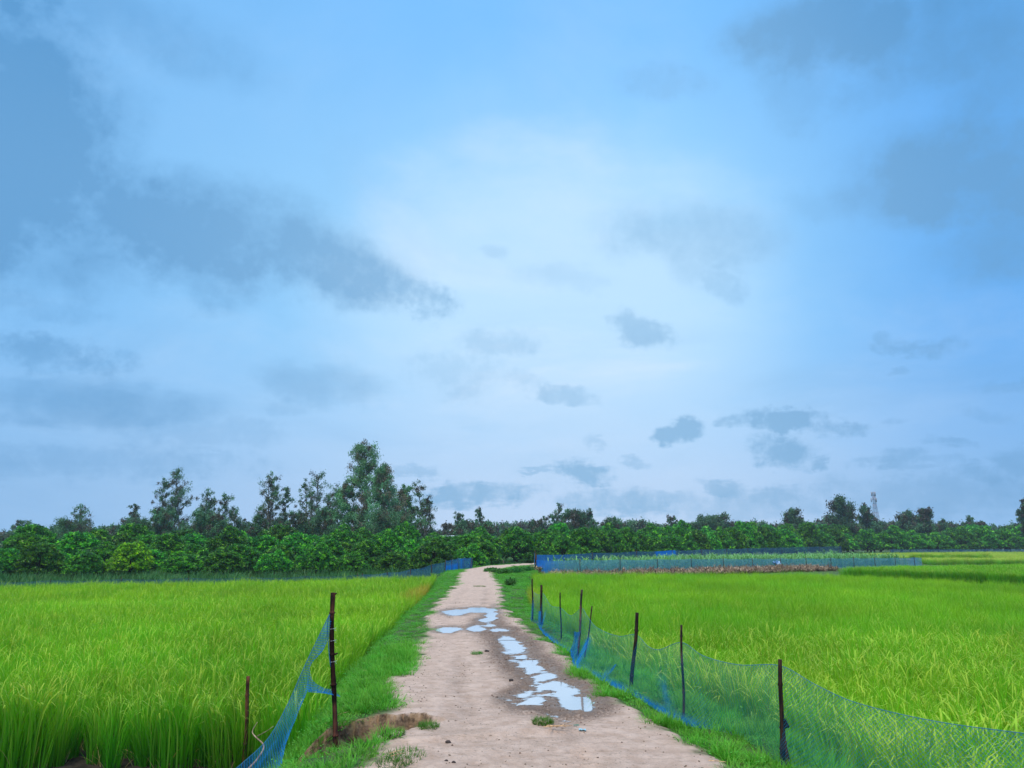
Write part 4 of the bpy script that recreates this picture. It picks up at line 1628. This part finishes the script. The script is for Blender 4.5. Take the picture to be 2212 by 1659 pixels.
# a snapped pale stake lashed to the nearest post
b8 = bases[7][0]
m = MB()
fl = np.array(fence.location)
p0, p1 = atd(1704, 1672, b8[1] - .12), atd(1690, 1560, b8[1] - .05)
post_mesh(m, p0 - fl, p1 - fl, .022, 1, (3.2, 2.6, 2.0), .02)
m.build('stake', M_POST, fence, True)['label'] = 'short pale broken stake lashed to the nearest post'
m = MB()
pk = atd(1690, 1566, b8[1] - .06) - fl
m.tube([pk + np.array((-.02, 0, -.03)), pk + np.array((.035, -.02, .0)), pk + np.array((.01, 0, .04))], .018, 6)
m.tube([pk + np.array((0, 0, 0)), pk + np.array((.05, -.01, -.015))], .008, 5)
m.build('rag', M_POST, fence, True)


def P3(px, py, i0, i1=None, f=0.0, dy=0.0):
    d = bases[i0][0][1] * (1 - f) + (bases[i1][0][1] * f if i1 is not None else bases[i0][0][1] * f) + dy
    return atd(px, py, d) - fl


topl = [P3(1151, 1277, 0), P3(1162, 1285, 0, 1, .5), P3(1173, 1282, 1), P3(1190, 1308, 1, 2, .5), P3(1211, 1313, 2), P3(1233, 1330, 2, 3, .5),
        P3(1256, 1314, 3), P3(1268, 1330, 3, 4, .6), P3(1290, 1356, 4, 5, .25), P3(1335, 1374, 4, 5, .65), P3(1373, 1371, 5),
        P3(1400, 1396, 5, 6, .3), P3(1425, 1403, 5, 6, .6), P3(1472, 1388, 6), P3(1520, 1417, 6, 7, .35), P3(1595, 1436, 6, 7, .75), P3(1685, 1438, 7),
        P3(1760, 1478, 7, None, 0, -.35), P3(1850, 1518, 7, None, 0, -.7), P3(2020, 1558, 7, None, 0, -1.1), P3(2240, 1588, 7, None, 0, -1.5)]
def G3(px, py, up=.02):
    """point of the ground seen at this place"""
    p = at(px, py, -.1)
    for _ in range(6):
        p = at(px, py, float(hz(p[0], p[1])[0]) + up)
    return p - fl


botl = [G3(*q) for q in ((1146, 1340), (1160, 1349), (1168, 1362), (1190, 1383), (1212, 1398), (1233, 1416), (1240, 1440), (1262, 1450), (1300, 1470),
                         (1340, 1490), (1375, 1508), (1420, 1534), (1450, 1553), (1490, 1568), (1550, 1578), (1620, 1606), (1690, 1656))]
botl += [P3(1780, 1700, 7, None, 0, -.5), P3(1870, 1730, 7, None, 0, -.9), P3(2040, 1760, 7, None, 0, -1.2), P3(2260, 1790, 7, None, 0, -1.6)]


_T = smooth_line(topl, 420)
_B = smooth_line(botl, 420)
_u = np.concatenate([[0], np.cumsum(np.linalg.norm(np.diff((_T + _B) / 2, axis=0), axis=1))])
_u /= _u[-1]


def upos(px, py):
    """how far along the net this place of its foot lies"""
    g = G3(px, py)
    return _u[np.argmin(np.linalg.norm((_B - g)[:, :2], axis=1))]


U2, U4, U45, U5, U6, U7 = (upos(*q) for q in ((1168, 1362), (1240, 1440), (1300, 1470), (1262, 1450), (1375, 1508), (1462, 1558)))


def dn(u, t):
    """where the net is bunched: hem, and hanging folds"""
    d = .95 * sstep(t, .86, .95) * (1 - sstep(u, U7 + .01, U7 + .04)) * sstep(u, 0, U2)
    for c, w, s, lo, sl in ((U2, .012, .8, .2, .02), (U4, .013, 1.0, .15, .02), (U5, .008, .7, .7, .0), (U45, .006, .8, .6, -.02), (U7 - .005, .009, .4, .30, .05), (.01, .012, .4, .2, 0)):
        d = np.maximum(d, s * np.exp(-((u - c - (t - 1) * sl) / w) ** 2) * sstep(t, lo, lo + .35))
    return d + .10 * sstep(.05 - t, 0, .04)


me, T = net_mesh('net', topl, botl, M_NET, 420, 20, .05, dn, (-.3, -1, 0), 1)
link('net', me, fence)
rope('top_cord', T, fence, .0025)


# bunched loose folds: crumpled narrow hangings of the same net
def bunch(name, line, width, parent, seed, loc, mat=None):
    P = smooth_line(line, 40)
    V, UV, D = [], [], []
    k = 9
    for j in range(k):
        a = (j / (k - 1) - .5)
        off = np.stack([a * width * (1 + fbm(np.arange(40) * .1, np.full(40, j * .6), 1, seed) * 1.4), fbm(np.arange(40) * .15, np.full(40, j * 1.3), 1, seed + 3) * width * 1.6, np.zeros(40)], 1)
        V.append(P + off)
        UV.append(np.stack([np.full(40, j * .05), np.linspace(0, 1, 40)], 1))
        D.append(np.full(40, .75))
    idx = np.arange(k * 40).reshape(k, 40)
    F = np.stack([idx[:-1, :-1], idx[:-1, 1:], idx[1:, 1:], idx[1:, :-1]], -1).reshape(-1, 4)
    me = make_mesh(name, np.array(V).reshape(-1, 3), F, mat or M_NET, uv=np.array(UV).reshape(-1, 2), attrs=dict(dense=np.array(D).ravel()), smooth=True)
    return link(name, me, parent)


bunch('net_fold', [P3(1247, 1365, 3, None, 0, -.2), P3(1242, 1395, 3, None, 0, -.25), P3(1242, 1425, 3, None, 0, -.35), P3(1252, 1448, 3, None, 0, -.35)], .10, fence, 5, fl)
bunch('net_fold', [P3(1246, 1440, 3, None, 0, -.4), P3(1270, 1452, 4, None, 0, -.35), P3(1300, 1470, 4, 5, .3, -.25), P3(1316, 1482, 4, 5, .4, -.2)], .05, fence, 6, fl)
bunch('net_fold', [P3(1166, 1320, 1, None, 0, -.15), P3(1166, 1345, 1, None, 0, -.25), P3(1176, 1368, 1, None, 0, -.25), P3(1205, 1390, 1, 2, .6, -.22)], .07, fence, 7, fl)
bunch('net_fold', [P3(1330, 1435, 4, 5, .7, -.1), P3(1312, 1460, 4, 5, .5, -.15), P3(1302, 1480, 4, 5, .4, -.22)], .03, fence, 8, fl)

# left hand fence: tall charred post and a net stretched down towards the camera
lf = empty('net_fence', (-1.7, 8.0, -.15))
tag(lf, 'blue net stretched from the tall charred bamboo post down into the left ditch', 'net fence')
ll = np.array(lf.location)
bb = at(725, 1606, -.16)
tp = atd(720, 1280, bb[1])
m = MB()
nod = [.05, .38, .58, .86]
ts = sorted(set(list(np.linspace(0, 1, 26)) + [q + e for q in nod for e in (-.008, -.003, .003, .008)]))
Pp, Qq, Cc = [], [], []
for t in ts:
    p = bb * (1 - t) + tp * t + np.array([math.sin(t * 6) * .008 - .018 * math.sin(t * 3.14), 0, 0])
    Pp.append(p - ll)
    k = any(abs(t - q) < .0045 for q in nod)
    Qq.append((.0235 - .0015 * t) * (1.35 if k else 1) * (1 + .06 * math.sin(t * 21)))
    br = 2.2 if .80 < t < .9 or t < .25 else 1.5 if t > .9 else .6
    Cc.append((br, br * .62, br * .5))
Pp[0] = Pp[0] + np.array([0, 0, -.2])
m.tube(Pp, Qq, 10, np.array(Cc))
po = m.build('post', M_POST, lf, True)
po['label'] = 'tall charred bamboo post with swollen joints'
m = MB()
for t, sgn in ((.38, -1), (.58, 1), (.86, -1), (.985, 1)):
    c = bb * (1 - t) + tp * t - ll
    m.tube([c, c + np.array([sgn * .034, -.01, .012])], [.012, .007], 5)
m.build('branch_stub', M_POST, lf, True)
for t in (.52, .74, .66):
    c = bb * (1 - t) + tp * t - ll
    m = MB()
    a = np.linspace(0, 6.6, 16)
    m.tube(np.stack([c[0] + np.cos(a) * .028 - .01, c[1] + np.sin(a) * .028, c[2] + a * .004], 1), .0022, 4, (.55, .6, .62))
    m.build('wire', M_ROPE, lf)
b2 = at(528, 1650, -.92)
t2 = atd(536, 1461, b2[1])
m = MB()
post_mesh(m, b2 + np.array([0, 0, -.1]) - ll, t2 - ll, .027, 2, (2.4, 1.6, 1.1), .012)
m.build('post', M_POST, lf, True)['label'] = 'shorter brown stake half hidden in the rice'
d0 = bb[1]
Tl = [atd(714, 1322, d0) - ll, atd(690, 1372, d0 - .08) - ll, atd(655, 1445, d0 - .25) - ll, atd(622, 1520, d0 - .45) - ll, atd(575, 1600, d0 - .7) - ll, atd(490, 1680, d0 - 1.0) - ll, atd(440, 1760, d0 - 1.3) - ll]
Bl = [atd(716, 1360, d0) - ll, atd(700, 1400, d0 - .05) - ll, atd(668, 1440, d0 - .12) - ll, atd(664, 1490, d0 - .3) - ll, atd(640, 1550, d0 - .55) - ll, atd(610, 1640, d0 - .9) - ll, atd(598, 1790, d0 - 1.25) - ll]


def dl(u, t):
    d = .55 * sstep(t, .80, .98)
    d = np.maximum(d, .6 * sstep(.2 - u, 0, .18) * .6)
    d = np.maximum(d, .55 * np.exp(-((t - .62 - .2 * np.sin(u * 6)) / .06) ** 2) * sstep(u, .5, .8))
    return d + .18 * sstep(.06 - t, 0, .05) + .10


me, T = net_mesh('net', Tl, Bl, M_NETLEFT, 160, 18, .05, dl, (.4, -1, 0), 4)
link('net', me, lf)
rope('top_cord', T, lf, .003)
# the part of the net that comes back to the foot of the post
Tl2 = [atd(668, 1440, d0 - .12) - ll, atd(676, 1470, d0 - .1) - ll, atd(700, 1486, d0 - .05) - ll, atd(724, 1490, d0 + .02) - ll]
Bl2 = [atd(664, 1495, d0 - .22) - ll, atd(684, 1497, d0 - .15) - ll, atd(706, 1499, d0 - .08) - ll, atd(735, 1506, d0 + .02) - ll]
me, T = net_mesh('net', Tl2, Bl2, M_NETLEFT, 60, 8, .02, lambda u, t: .35 + .5 * sstep(t, .5, .9) + 0 * u, (0, -1, 0), 9)
link('net', me, lf)
rope('loose_cord', smooth_line([atd(716, 1322, d0) - ll, atd(708, 1345, d0 - .03) - ll, atd(710, 1400, d0 - .03) - ll, atd(714, 1440, d0 - .02) - ll], 20), lf, .004, (.02, .14, .35))

# a dry twisting twig caught in the net
tw = MB()
pts = [atd(530, 1668, 7.0), atd(556, 1640, 7.05), atd(570, 1612, 7.1), atd(552, 1592, 7.15), atd(545, 1580, 7.2), atd(556, 1560, 7.2)]
org = pts[0].copy()
tw.tube(smooth_line([p - org for p in pts], 24), np.linspace(.011, .003, 24), 6, (2.0, 1.9, 1.8))
tw.tube(smooth_line([pts[3] - org, atd(575, 1580, 7.1) - org, atd(592, 1568, 7.1) - org], 12), np.linspace(.004, .002, 12), 5, (1.8, 1.7, 1.6))
t_o = tw.build('twig', M_STICK)
t_o.location = org
tag(t_o, 'pale crooked dry twig lying against the left blue net', 'twig')


# far fences
def far_fence(label, line, heights, mat, spacing, dense=None, bury=.05, n=120, over=.12, postr=.03, tint=1.5, sagamt=.07, tops=None):
    line = np.asarray(line, float)
    L, t = resample(line, n)
    z = hz(L[:, 0], L[:, 1])
    h = np.interp(np.linspace(0, 1, n), np.linspace(0, 1, len(heights)), heights)
    if tops is not None:
        h = np.interp(np.linspace(0, 1, n), np.linspace(0, 1, len(tops)), tops) - z
    ph = (t % spacing) / spacing
    sag = sagamt * np.sin(ph * math.pi)
    org = np.array([L[0, 0], L[0, 1], z[0]])
    f = empty('net_fence', org)
    tag(f, label, 'net fence')
    T = np.column_stack([L, z + h - sag]) - org
    B = np.column_stack([L, z - bury]) - org
    V, UV, D = [], [], []
    for j in range(7):
        q = j / 6
        P = T * (1 - q) + B * q
        rp = fbm(t, t * 0 + q, 1.2, 33, 3) * .25
        P[:, 1] += rp * math.sin(q * 3.1)
        V.append(P)
        UV.append(np.stack([t, h * q], 1))
        D.append(dense(t / t[-1], q) if dense else np.zeros(n))
    idx = np.arange(7 * n).reshape(7, n)
    F = np.stack([idx[:-1, :-1], idx[:-1, 1:], idx[1:, 1:], idx[1:, :-1]], -1).reshape(-1, 4)
    link('net', make_mesh('net', np.array(V).reshape(-1, 3), F, mat, uv=np.array(UV).reshape(-1, 2), attrs=dict(dense=np.array(D).ravel()), smooth=True), f)
    s = 0.0
    while s <= t[-1] + .01:
        p = np.array([np.interp(s, t, T[:, i]) for i in range(3)])
        b = np.array([np.interp(s, t, B[:, i]) for i in range(3)])
        m = MB()
        ln = rng.normal(0, .04)
        m.tube([b + np.array([0, -.06, 0]), p + np.array([ln, -.06, over * rng.uniform(.3, 1.6)])], [postr, postr * .8], 5, (tint, tint * .9, tint * .8))
        m.build('post', M_POST, f)
        s += spacing
    return f


far_fence('long pale blue net fence along the front of the maize plot', [FN0, FN1], [1.05, 1.05, 1.0, 1.1, 1.15], M_NETCYAN, 4.2,
          lambda u, t: .8 * np.exp(-((u - 0.0) / .035) ** 2) + .25 * np.exp(-((u - .97) / .02) ** 2), tops=[.64, .60, .52, .42, .36])
far_fence('long slate blue net fence closing the maize plot behind', [BN0, BN1], [1], M_NETFAR, 9.5,
          lambda u, t: .55 * np.exp(-((u - .0) / .05) ** 2) + .95 * sstep(u, .185, .19) * sstep(-u, -.235, -.23), n=240, tops=[.98, 1.15, 1.27, 1.38, 1.47, 1.55, 1.6])
far_fence('bright blue net screen at the left corner of the maize plot', [FN0 + (-.1, 0), BN0 + (-.15, .3)], [1.05, 1.4], M_NETCYAN, 1.8, lambda u, t: .45 + 0 * u, n=40)
M_NETDULL = net_mat('dull_net', (0.11, 0.22, 0.27), 0.05, 0.2, 0.2)
far_fence('low blue net along the far edge of the left rice', [(-36, 36), (-26, 40.2), (-14, 46.5), (-6, 51.5)], [1.15], M_NETDULL, 3.3, n=180, tops=[-.06, -.10, -.08, -.12, -.08], over=.10, postr=.02)
far_fence('blue net rising towards the track from the left rice corner', [(-9.5, 50.5), (-7.6, 52.2), (-6.0, 54.0), (-4.65, 55.3)], [1], M_NETDARK, 1.9, n=60, bury=.3, tops=[-.12, -.02, .2, .62], over=.05)
far_fence('tall patched blue and olive net screen left of the bend', [(-4.65, 55.3), (-3.95, 57.3), (-3.0, 60)], [1], M_NETDARK, 1.15,
          lambda u, t: np.where((u < .46) & (t > .3), .9, .25) + np.exp(-((u - .58) / .05) ** 2) * .5, n=50, bury=.5, tops=[.66, .80, .80], over=.03)
far_fence('thin grey net under the trees at far right', [(88, 184), (150, 190)], [1.3, 1.3, 1.3], M_NETDARK, 8, n=80)

# ------------------------------------------------------------------ mast
mz = MB()
md_ = 420.0
mt = atd(1887, 1063, md_)
mH = mt[2] + .4
for lv in range(14):
    z0, z1 = mH * lv / 14, mH * (lv + 1) / 14
    w0, w1 = np.interp([z0, z1], [0, mH * .8, mH], [2.6, .6, .5])
    c0 = [(-w0, -w0, z0), (w0, -w0, z0), (w0, w0, z0), (-w0, w0, z0)]
    c1 = [(-w1, -w1, z1), (w1, -w1, z1), (w1, w1, z1), (-w1, w1, z1)]
    cc = (.20, .24, .32) if lv % 2 else (.26, .17, .20)
    for i in range(4):
        j = (i + 1) % 4
        mz.tube([c0[i], c1[i]], .07, 4, cc)
        mz.tube([c0[i], c1[j]], .05, 4, cc)
        mz.tube([c0[j], c1[i]], .05, 4, cc)
        mz.tube([c1[i], c1[j]], .05, 4, cc)
mast = empty('radio_mast', (mt[0], md_, -.4))
tag(mast, 'tapering lattice radio mast with antennas above the right tree line', 'mast')
mz.build('lattice', M_ROPE, mast)
for zq, rr in ((.975, 1.1), (.87, 1.5)):
    for a in range(3):
        m = MB()
        x, y = math.cos(a * 2.09 + .4) * rr, math.sin(a * 2.09 + .4) * rr
        zc = mH * zq
        m.box((x - .2, y - .15, zc - 1.4), (x + .2, y + .15, zc + .9), (.36, .38, .44))
        m.tube([(x, y, zc), (x * .4, y * .4, zc)], .07, 4, (.4, .4, .4))
        m.build('antenna', M_ROPE, mast)

# ------------------------------------------------------------------ white house glimpsed through the trees
hs = empty('house', (-9.8, 124, -.9), 0, .85)
tag(hs, 'small whitewashed house with a tin roof glimpsed between the orchard crowns', 'house')
M_WALL = plain_mat('whitewash', (.66, .68, .72), .8, .1, 2, .1)
M_TIN = plain_mat('tin_roof', (.55, .58, .62), .45, .5, 3, .15)
M_GLASS = plain_mat('dark_window', (.03, .035, .05), .3, .5, 5, .1)
m = MB(); m.box((-4, -2.5, 0), (4, 2.5, 3.6)); m.build('wall', M_WALL, hs)
m = MB()
m.add([(-4.4, -3, 3.6), (4.4, -3, 3.6), (4.4, 0, 4.9), (-4.4, 0, 4.9), (-4.4, 3, 3.6), (4.4, 3, 3.6)], [(0, 1, 2, 3), (3, 2, 5, 4)])
m.add([(-4.4, -3, 3.52), (4.4, -3, 3.52), (4.4, 0, 4.82), (-4.4, 0, 4.82), (-4.4, 3, 3.52), (4.4, 3, 3.52)], [(3, 2, 1, 0), (4, 5, 2, 3)])
m.build('roof', M_TIN, hs)
for wx in (-2.4, 0, 2.4):
    m = MB(); m.box((wx - .4, -2.56, 1.3), (wx + .4, -2.505, 2.5)); m.build('window', M_GLASS, hs)


# ------------------------------------------------------------------ shrubs and weeds one can tell apart
def shrub(loc, rx, ry, h, label, col=(.05, .17, .03), n=900, leaf=.09, group=None, mat=None):
    nl = 9
    cen = []
    for k in range(nl):
        a = rng.uniform(0, 6.28)
        q = rng.uniform(0, .7)
        c = np.array([rx * q * math.cos(a), ry * q * math.sin(a), h * rng.uniform(.3, .68)])
        cen.append(c + rng.normal(0, 1, (n // nl, 3)) * np.array([rx, ry, h]) * .22)
    cen = np.concatenate(cen)
    cen[:, 2] = np.abs(cen[:, 2])
    V, F, C = leaf_quads(cen, rng.normal(0, 1, cen.shape) + (0, 0, .2), leaf, leaf * .55, col, .45)
    m = MB()
    for k in range(7):
        a = rng.uniform(0, 6.28)
        m.tube([(0, 0, -.05), (math.cos(a) * rx * .3, math.sin(a) * ry * .3, h * .4), (math.cos(a) * rx * .6, math.sin(a) * ry * .6, h * .75)], [.012, .008, .004], 4, (1.2, 1.3, 1.0))
    e = empty('shrub', loc)
    tag(e, label, 'shrub', group)
    link('foliage', make_mesh('foliage', V, F, mat or M_GRASS, C), e)
    m.build('stem', M_BARK, e)
    return e


def sh(px, py, rx, ry, h, lab, z=-.1, **k):
    p = at(px, py, z)
    p[2] = float(hz(p[0], p[1])[0])
    return shrub(p, rx, ry, h, lab, **k)


sh(1101, 1268, .38, .35, .30, 'small round weed on the right bank beside the rice', z=-.1, n=700, leaf=.07)
sh(953, 1236, .55, .5, .65, 'leafy bush at the corner of the left rice below the net', z=-.3, n=1100)
for k, (px, py, s_) in enumerate(((1062, 1238, 1.0), (1076, 1240, 1.1), (1090, 1241, 1.2), (1104, 1240, 1.2), (1118, 1238, 1.25), (1132, 1236, 1.2), (1146, 1234, 1.1), (1158, 1233, .9))):
    sh(px, py + 2, .50 * s_, .7, .22 * s_, f'leafy creeper mound, {ordinal(k + 1)} from the left in the row right of the bend', z=-.15, n=1100, leaf=.11, group='creeper mounds by the bend', col=(.05, .18, .035) if k % 2 else (.07, .23, .04))
for k, (px, py) in enumerate(((985, 1222), (1000, 1221), (1016, 1220), (1034, 1218), (1050, 1217), (1070, 1216))):
    sh(px, py, .6, .6, .36, f'scrubby bush, {ordinal(k + 1)} from the left under the trees behind the bend', z=-.15, n=700, leaf=.13, group='scrub behind the bend', col=(.045, .13, .04))
for k, (px, py) in enumerate(((1060, 1214), (1074, 1214), (1088, 1213))):
    p = at(px, py, -.1)
    m = MB()
    m.tube([(0, 0, -.1), (rng.normal(0, .03), 0, .75)], [.09, .08], 7, (3.2, 3.0, 2.8))
    o = m.build('wooden_stump', M_BARK, None, True)
    o.location = (p[0], p[1], float(hz(p[0], p[1])[0]))
    tag(o, f'short grey wooden stump, {ordinal(k + 1)} from the left at the bend', 'stump', 'stumps at the bend')

# grass tuft in the middle of the track, and one farther on
def tuft(px, py, r, label, n=240):
    p = at(px, py, 0.0)
    m = MB()
    V, F, C = blades(n, r, (.02, .06), (.1, .9), (.2, 1.0), (.004, .007), (.06, .20, .02), 3, .35, tipcol=(.11, .30, .03))
    V[:, 1] *= 1.6
    m.add(V, F, C)
    o = m.build('grass_tuft', M_GRASS)
    o.location = (p[0], p[1], float(hz(p[0], p[1])[0]) - .004)
    tag(o, label, 'grass tuft')


tuft(1173, 1561, .10, 'small bright grass tuft alone in the middle of the track', 520)
tuft(1030, 1414, .09, 'sparse grass wisp left of the wheel ruts')
tuft(1036, 1267, .28, 'brownish worn grass patch on the track before the bend', 500)
tuft(875, 1635, .16, 'thin trampled grass patch near the left front edge of the track', 320)
tuft(850, 1650, .14, 'thin grass patch lowest at the left front edge', 260)
tuft(925, 1571, .10, 'grass fringe on the lip of the washed out gully', 420)
tuft(850, 1590, .10, 'grass clump growing inside the washed out gully', 420)

# stones, clods, straw and litter
M_STONE = plain_mat('dark_stone', (.06, .045, .04), .8, .2, 30, .4)


def rock(px, py, r, label, mat, name='stone', z=0.0, cat='stone'):
    p = at(px, py, z)
    u = np.linspace(0, math.pi, 7)
    V, F = [], []
    for i, a in enumerate(u):
        for j in range(9):
            b = j / 9 * 6.283
            rr = r * (1 + .35 * (_hash(np.array([i * 7.]), np.array([(j % 9) * 3.]), int(px))[0] - .5))
            V.append((rr * math.sin(a) * math.cos(b) * 1.25, rr * math.sin(a) * math.sin(b), rr * math.cos(a) * .7))
    for i in range(6):
        for j in range(9):
            k = (j + 1) % 9
            F.append((i * 9 + j, (i + 1) * 9 + j, (i + 1) * 9 + k, i * 9 + k))
    o = link(name, make_mesh(name, V, np.array(F), mat, smooth=False))
    o.location = (p[0], p[1], float(hz(p[0], p[1])[0]) + r * .3)
    tag(o, label, cat)


rock(968, 1607, .022, 'dark stone lying alone near the bottom middle of the track', M_STONE)
rock(964, 1647, .012, 'small dark clod, left of a pair at the bottom edge', M_STONE, 'clod', cat='clod')
rock(980, 1650, .013, 'small dark clod, right of a pair at the bottom edge', M_STONE, 'clod', cat='clod')
rock(1052, 1410, .03, 'lump of dark mud beside the wheel rut, upper one', M_STONE, 'mud_clod', cat='mud clod')
rock(1104, 1474, .025, 'lump of dark mud beside the wheel rut, lower one', M_STONE, 'mud_clod', cat='mud clod')


def litter(px, py, col, label, s=.05):
    p = at(px, py, 0.0)
    m = MB()
    g = 6
    V = []
    for i in range(g):
        for j in range(g):
            V.append(((i / 5 - .5) * s * 1.6, (j / 5 - .5) * s, abs(rng.normal(0, s * .14)) + .006))
    F = [(i * g + j, (i + 1) * g + j, (i + 1) * g + j + 1, i * g + j + 1) for i in range(g - 1) for j in range(g - 1)]
    m.add(V, F, col)
    o = m.build('plastic_wrapper', M_ROPE)
    o.location = (p[0], p[1], float(hz(p[0], p[1])[0]))
    tag(o, label, 'litter')


litter(1245, 1571, (.03, .22, .14), 'small green plastic scrap below the big puddle', .03)
litter(1258, 1583, (.35, .62, .72), 'pale blue plastic scrap on the track below the big puddle', .04)
litter(838, 1571, (.70, .74, .78), 'white scrap at the edge of the gully', .04)


def straw(px, py, ang, L, label, k=1, z=0.0):
    p = at(px, py, z)
    m = MB()
    for i in range(k):
        a = ang + rng.normal(0, .45) * (k > 1)
        c = np.array([rng.normal(0, .05) * (k > 1), rng.normal(0, .05) * (k > 1), .012])
        d = np.array([math.cos(a), math.sin(a), rng.uniform(0, .12)]) * L * rng.uniform(.6, 1)
        m.tube([c - d / 2 + (0, 0, .01), c + (0, 0, .012), c + d / 2 + (0, 0, .01)], [.003, .003, .002], 4, (3.6, 3.0, 2.2))
    o = m.build('straw', M_STICK)
    o.location = (p[0], p[1], float(hz(p[0], p[1])[0]) + .01)
    tag(o, label, 'straw')


straw(1200, 1585, .3, .22, 'scattered broken straws below the grass tuft', 6)
straw(1388, 1495, -.5, .16, 'single pale straw lying on the right verge')
straw(742, 1532, .9, .16, 'bent dry straw on the left grassy lobe')
straw(714, 1532 + 8, .1, .12, 'short straw on the grassy lobe beside the tall post')
straw(795, 1440, -.3, .14, 'single pale straw on the left verge')
straw(870, 1640, .4, .2, 'curved dry stem at the lower left of the track', 2)
straw(1550, 1655, -.4, .16, 'pale straw at the bottom edge of the right verge')

# white plastic on the dry stubble
p = at(1716, 1226, .0)
sgl = MB()
for i in range(9):
    c = np.array([rng.normal(0, .22), rng.normal(0, .1), .55 + rng.normal(0, .12)])
    sgl.add(*leaf_quads(np.array([c]), rng.normal(0, 1, (1, 3)), .5, .4, (.35, .55, .75), .2))
o = sgl.build('plastic_bag', M_ROPE)
pp = FN0 + fdir * 28 - fnor * .6
o.location = (pp[0], pp[1], float(hz(pp[0], pp[1])[0]) + .1)
tag(o, 'pale blue plastic bag caught on the maize plot net', 'plastic bag')

# ------------------------------------------------------------------ the air between
HAZE = 0.00035
if HAZE:
    m = MB()
    m.box((-520, -80, -2.5), (520, 520, 40))
    hm = bpy.data.materials.new('haze_air')
    hm.use_nodes = True
    ht = hm.node_tree
    ht.nodes.clear()
    pv = ht.nodes.new('ShaderNodeVolumePrincipled')
    pv.inputs['Color'].default_value = (.80, .90, 1.0, 1)
    pv.inputs['Density'].default_value = HAZE
    ho = ht.nodes.new('ShaderNodeOutputMaterial')
    ht.links.new(pv.outputs[0], ho.inputs['Volume'])
    o = m.build('haze', hm)
    tag(o, 'thin blue haze in the air over the fields', 'haze', kind='stuff')
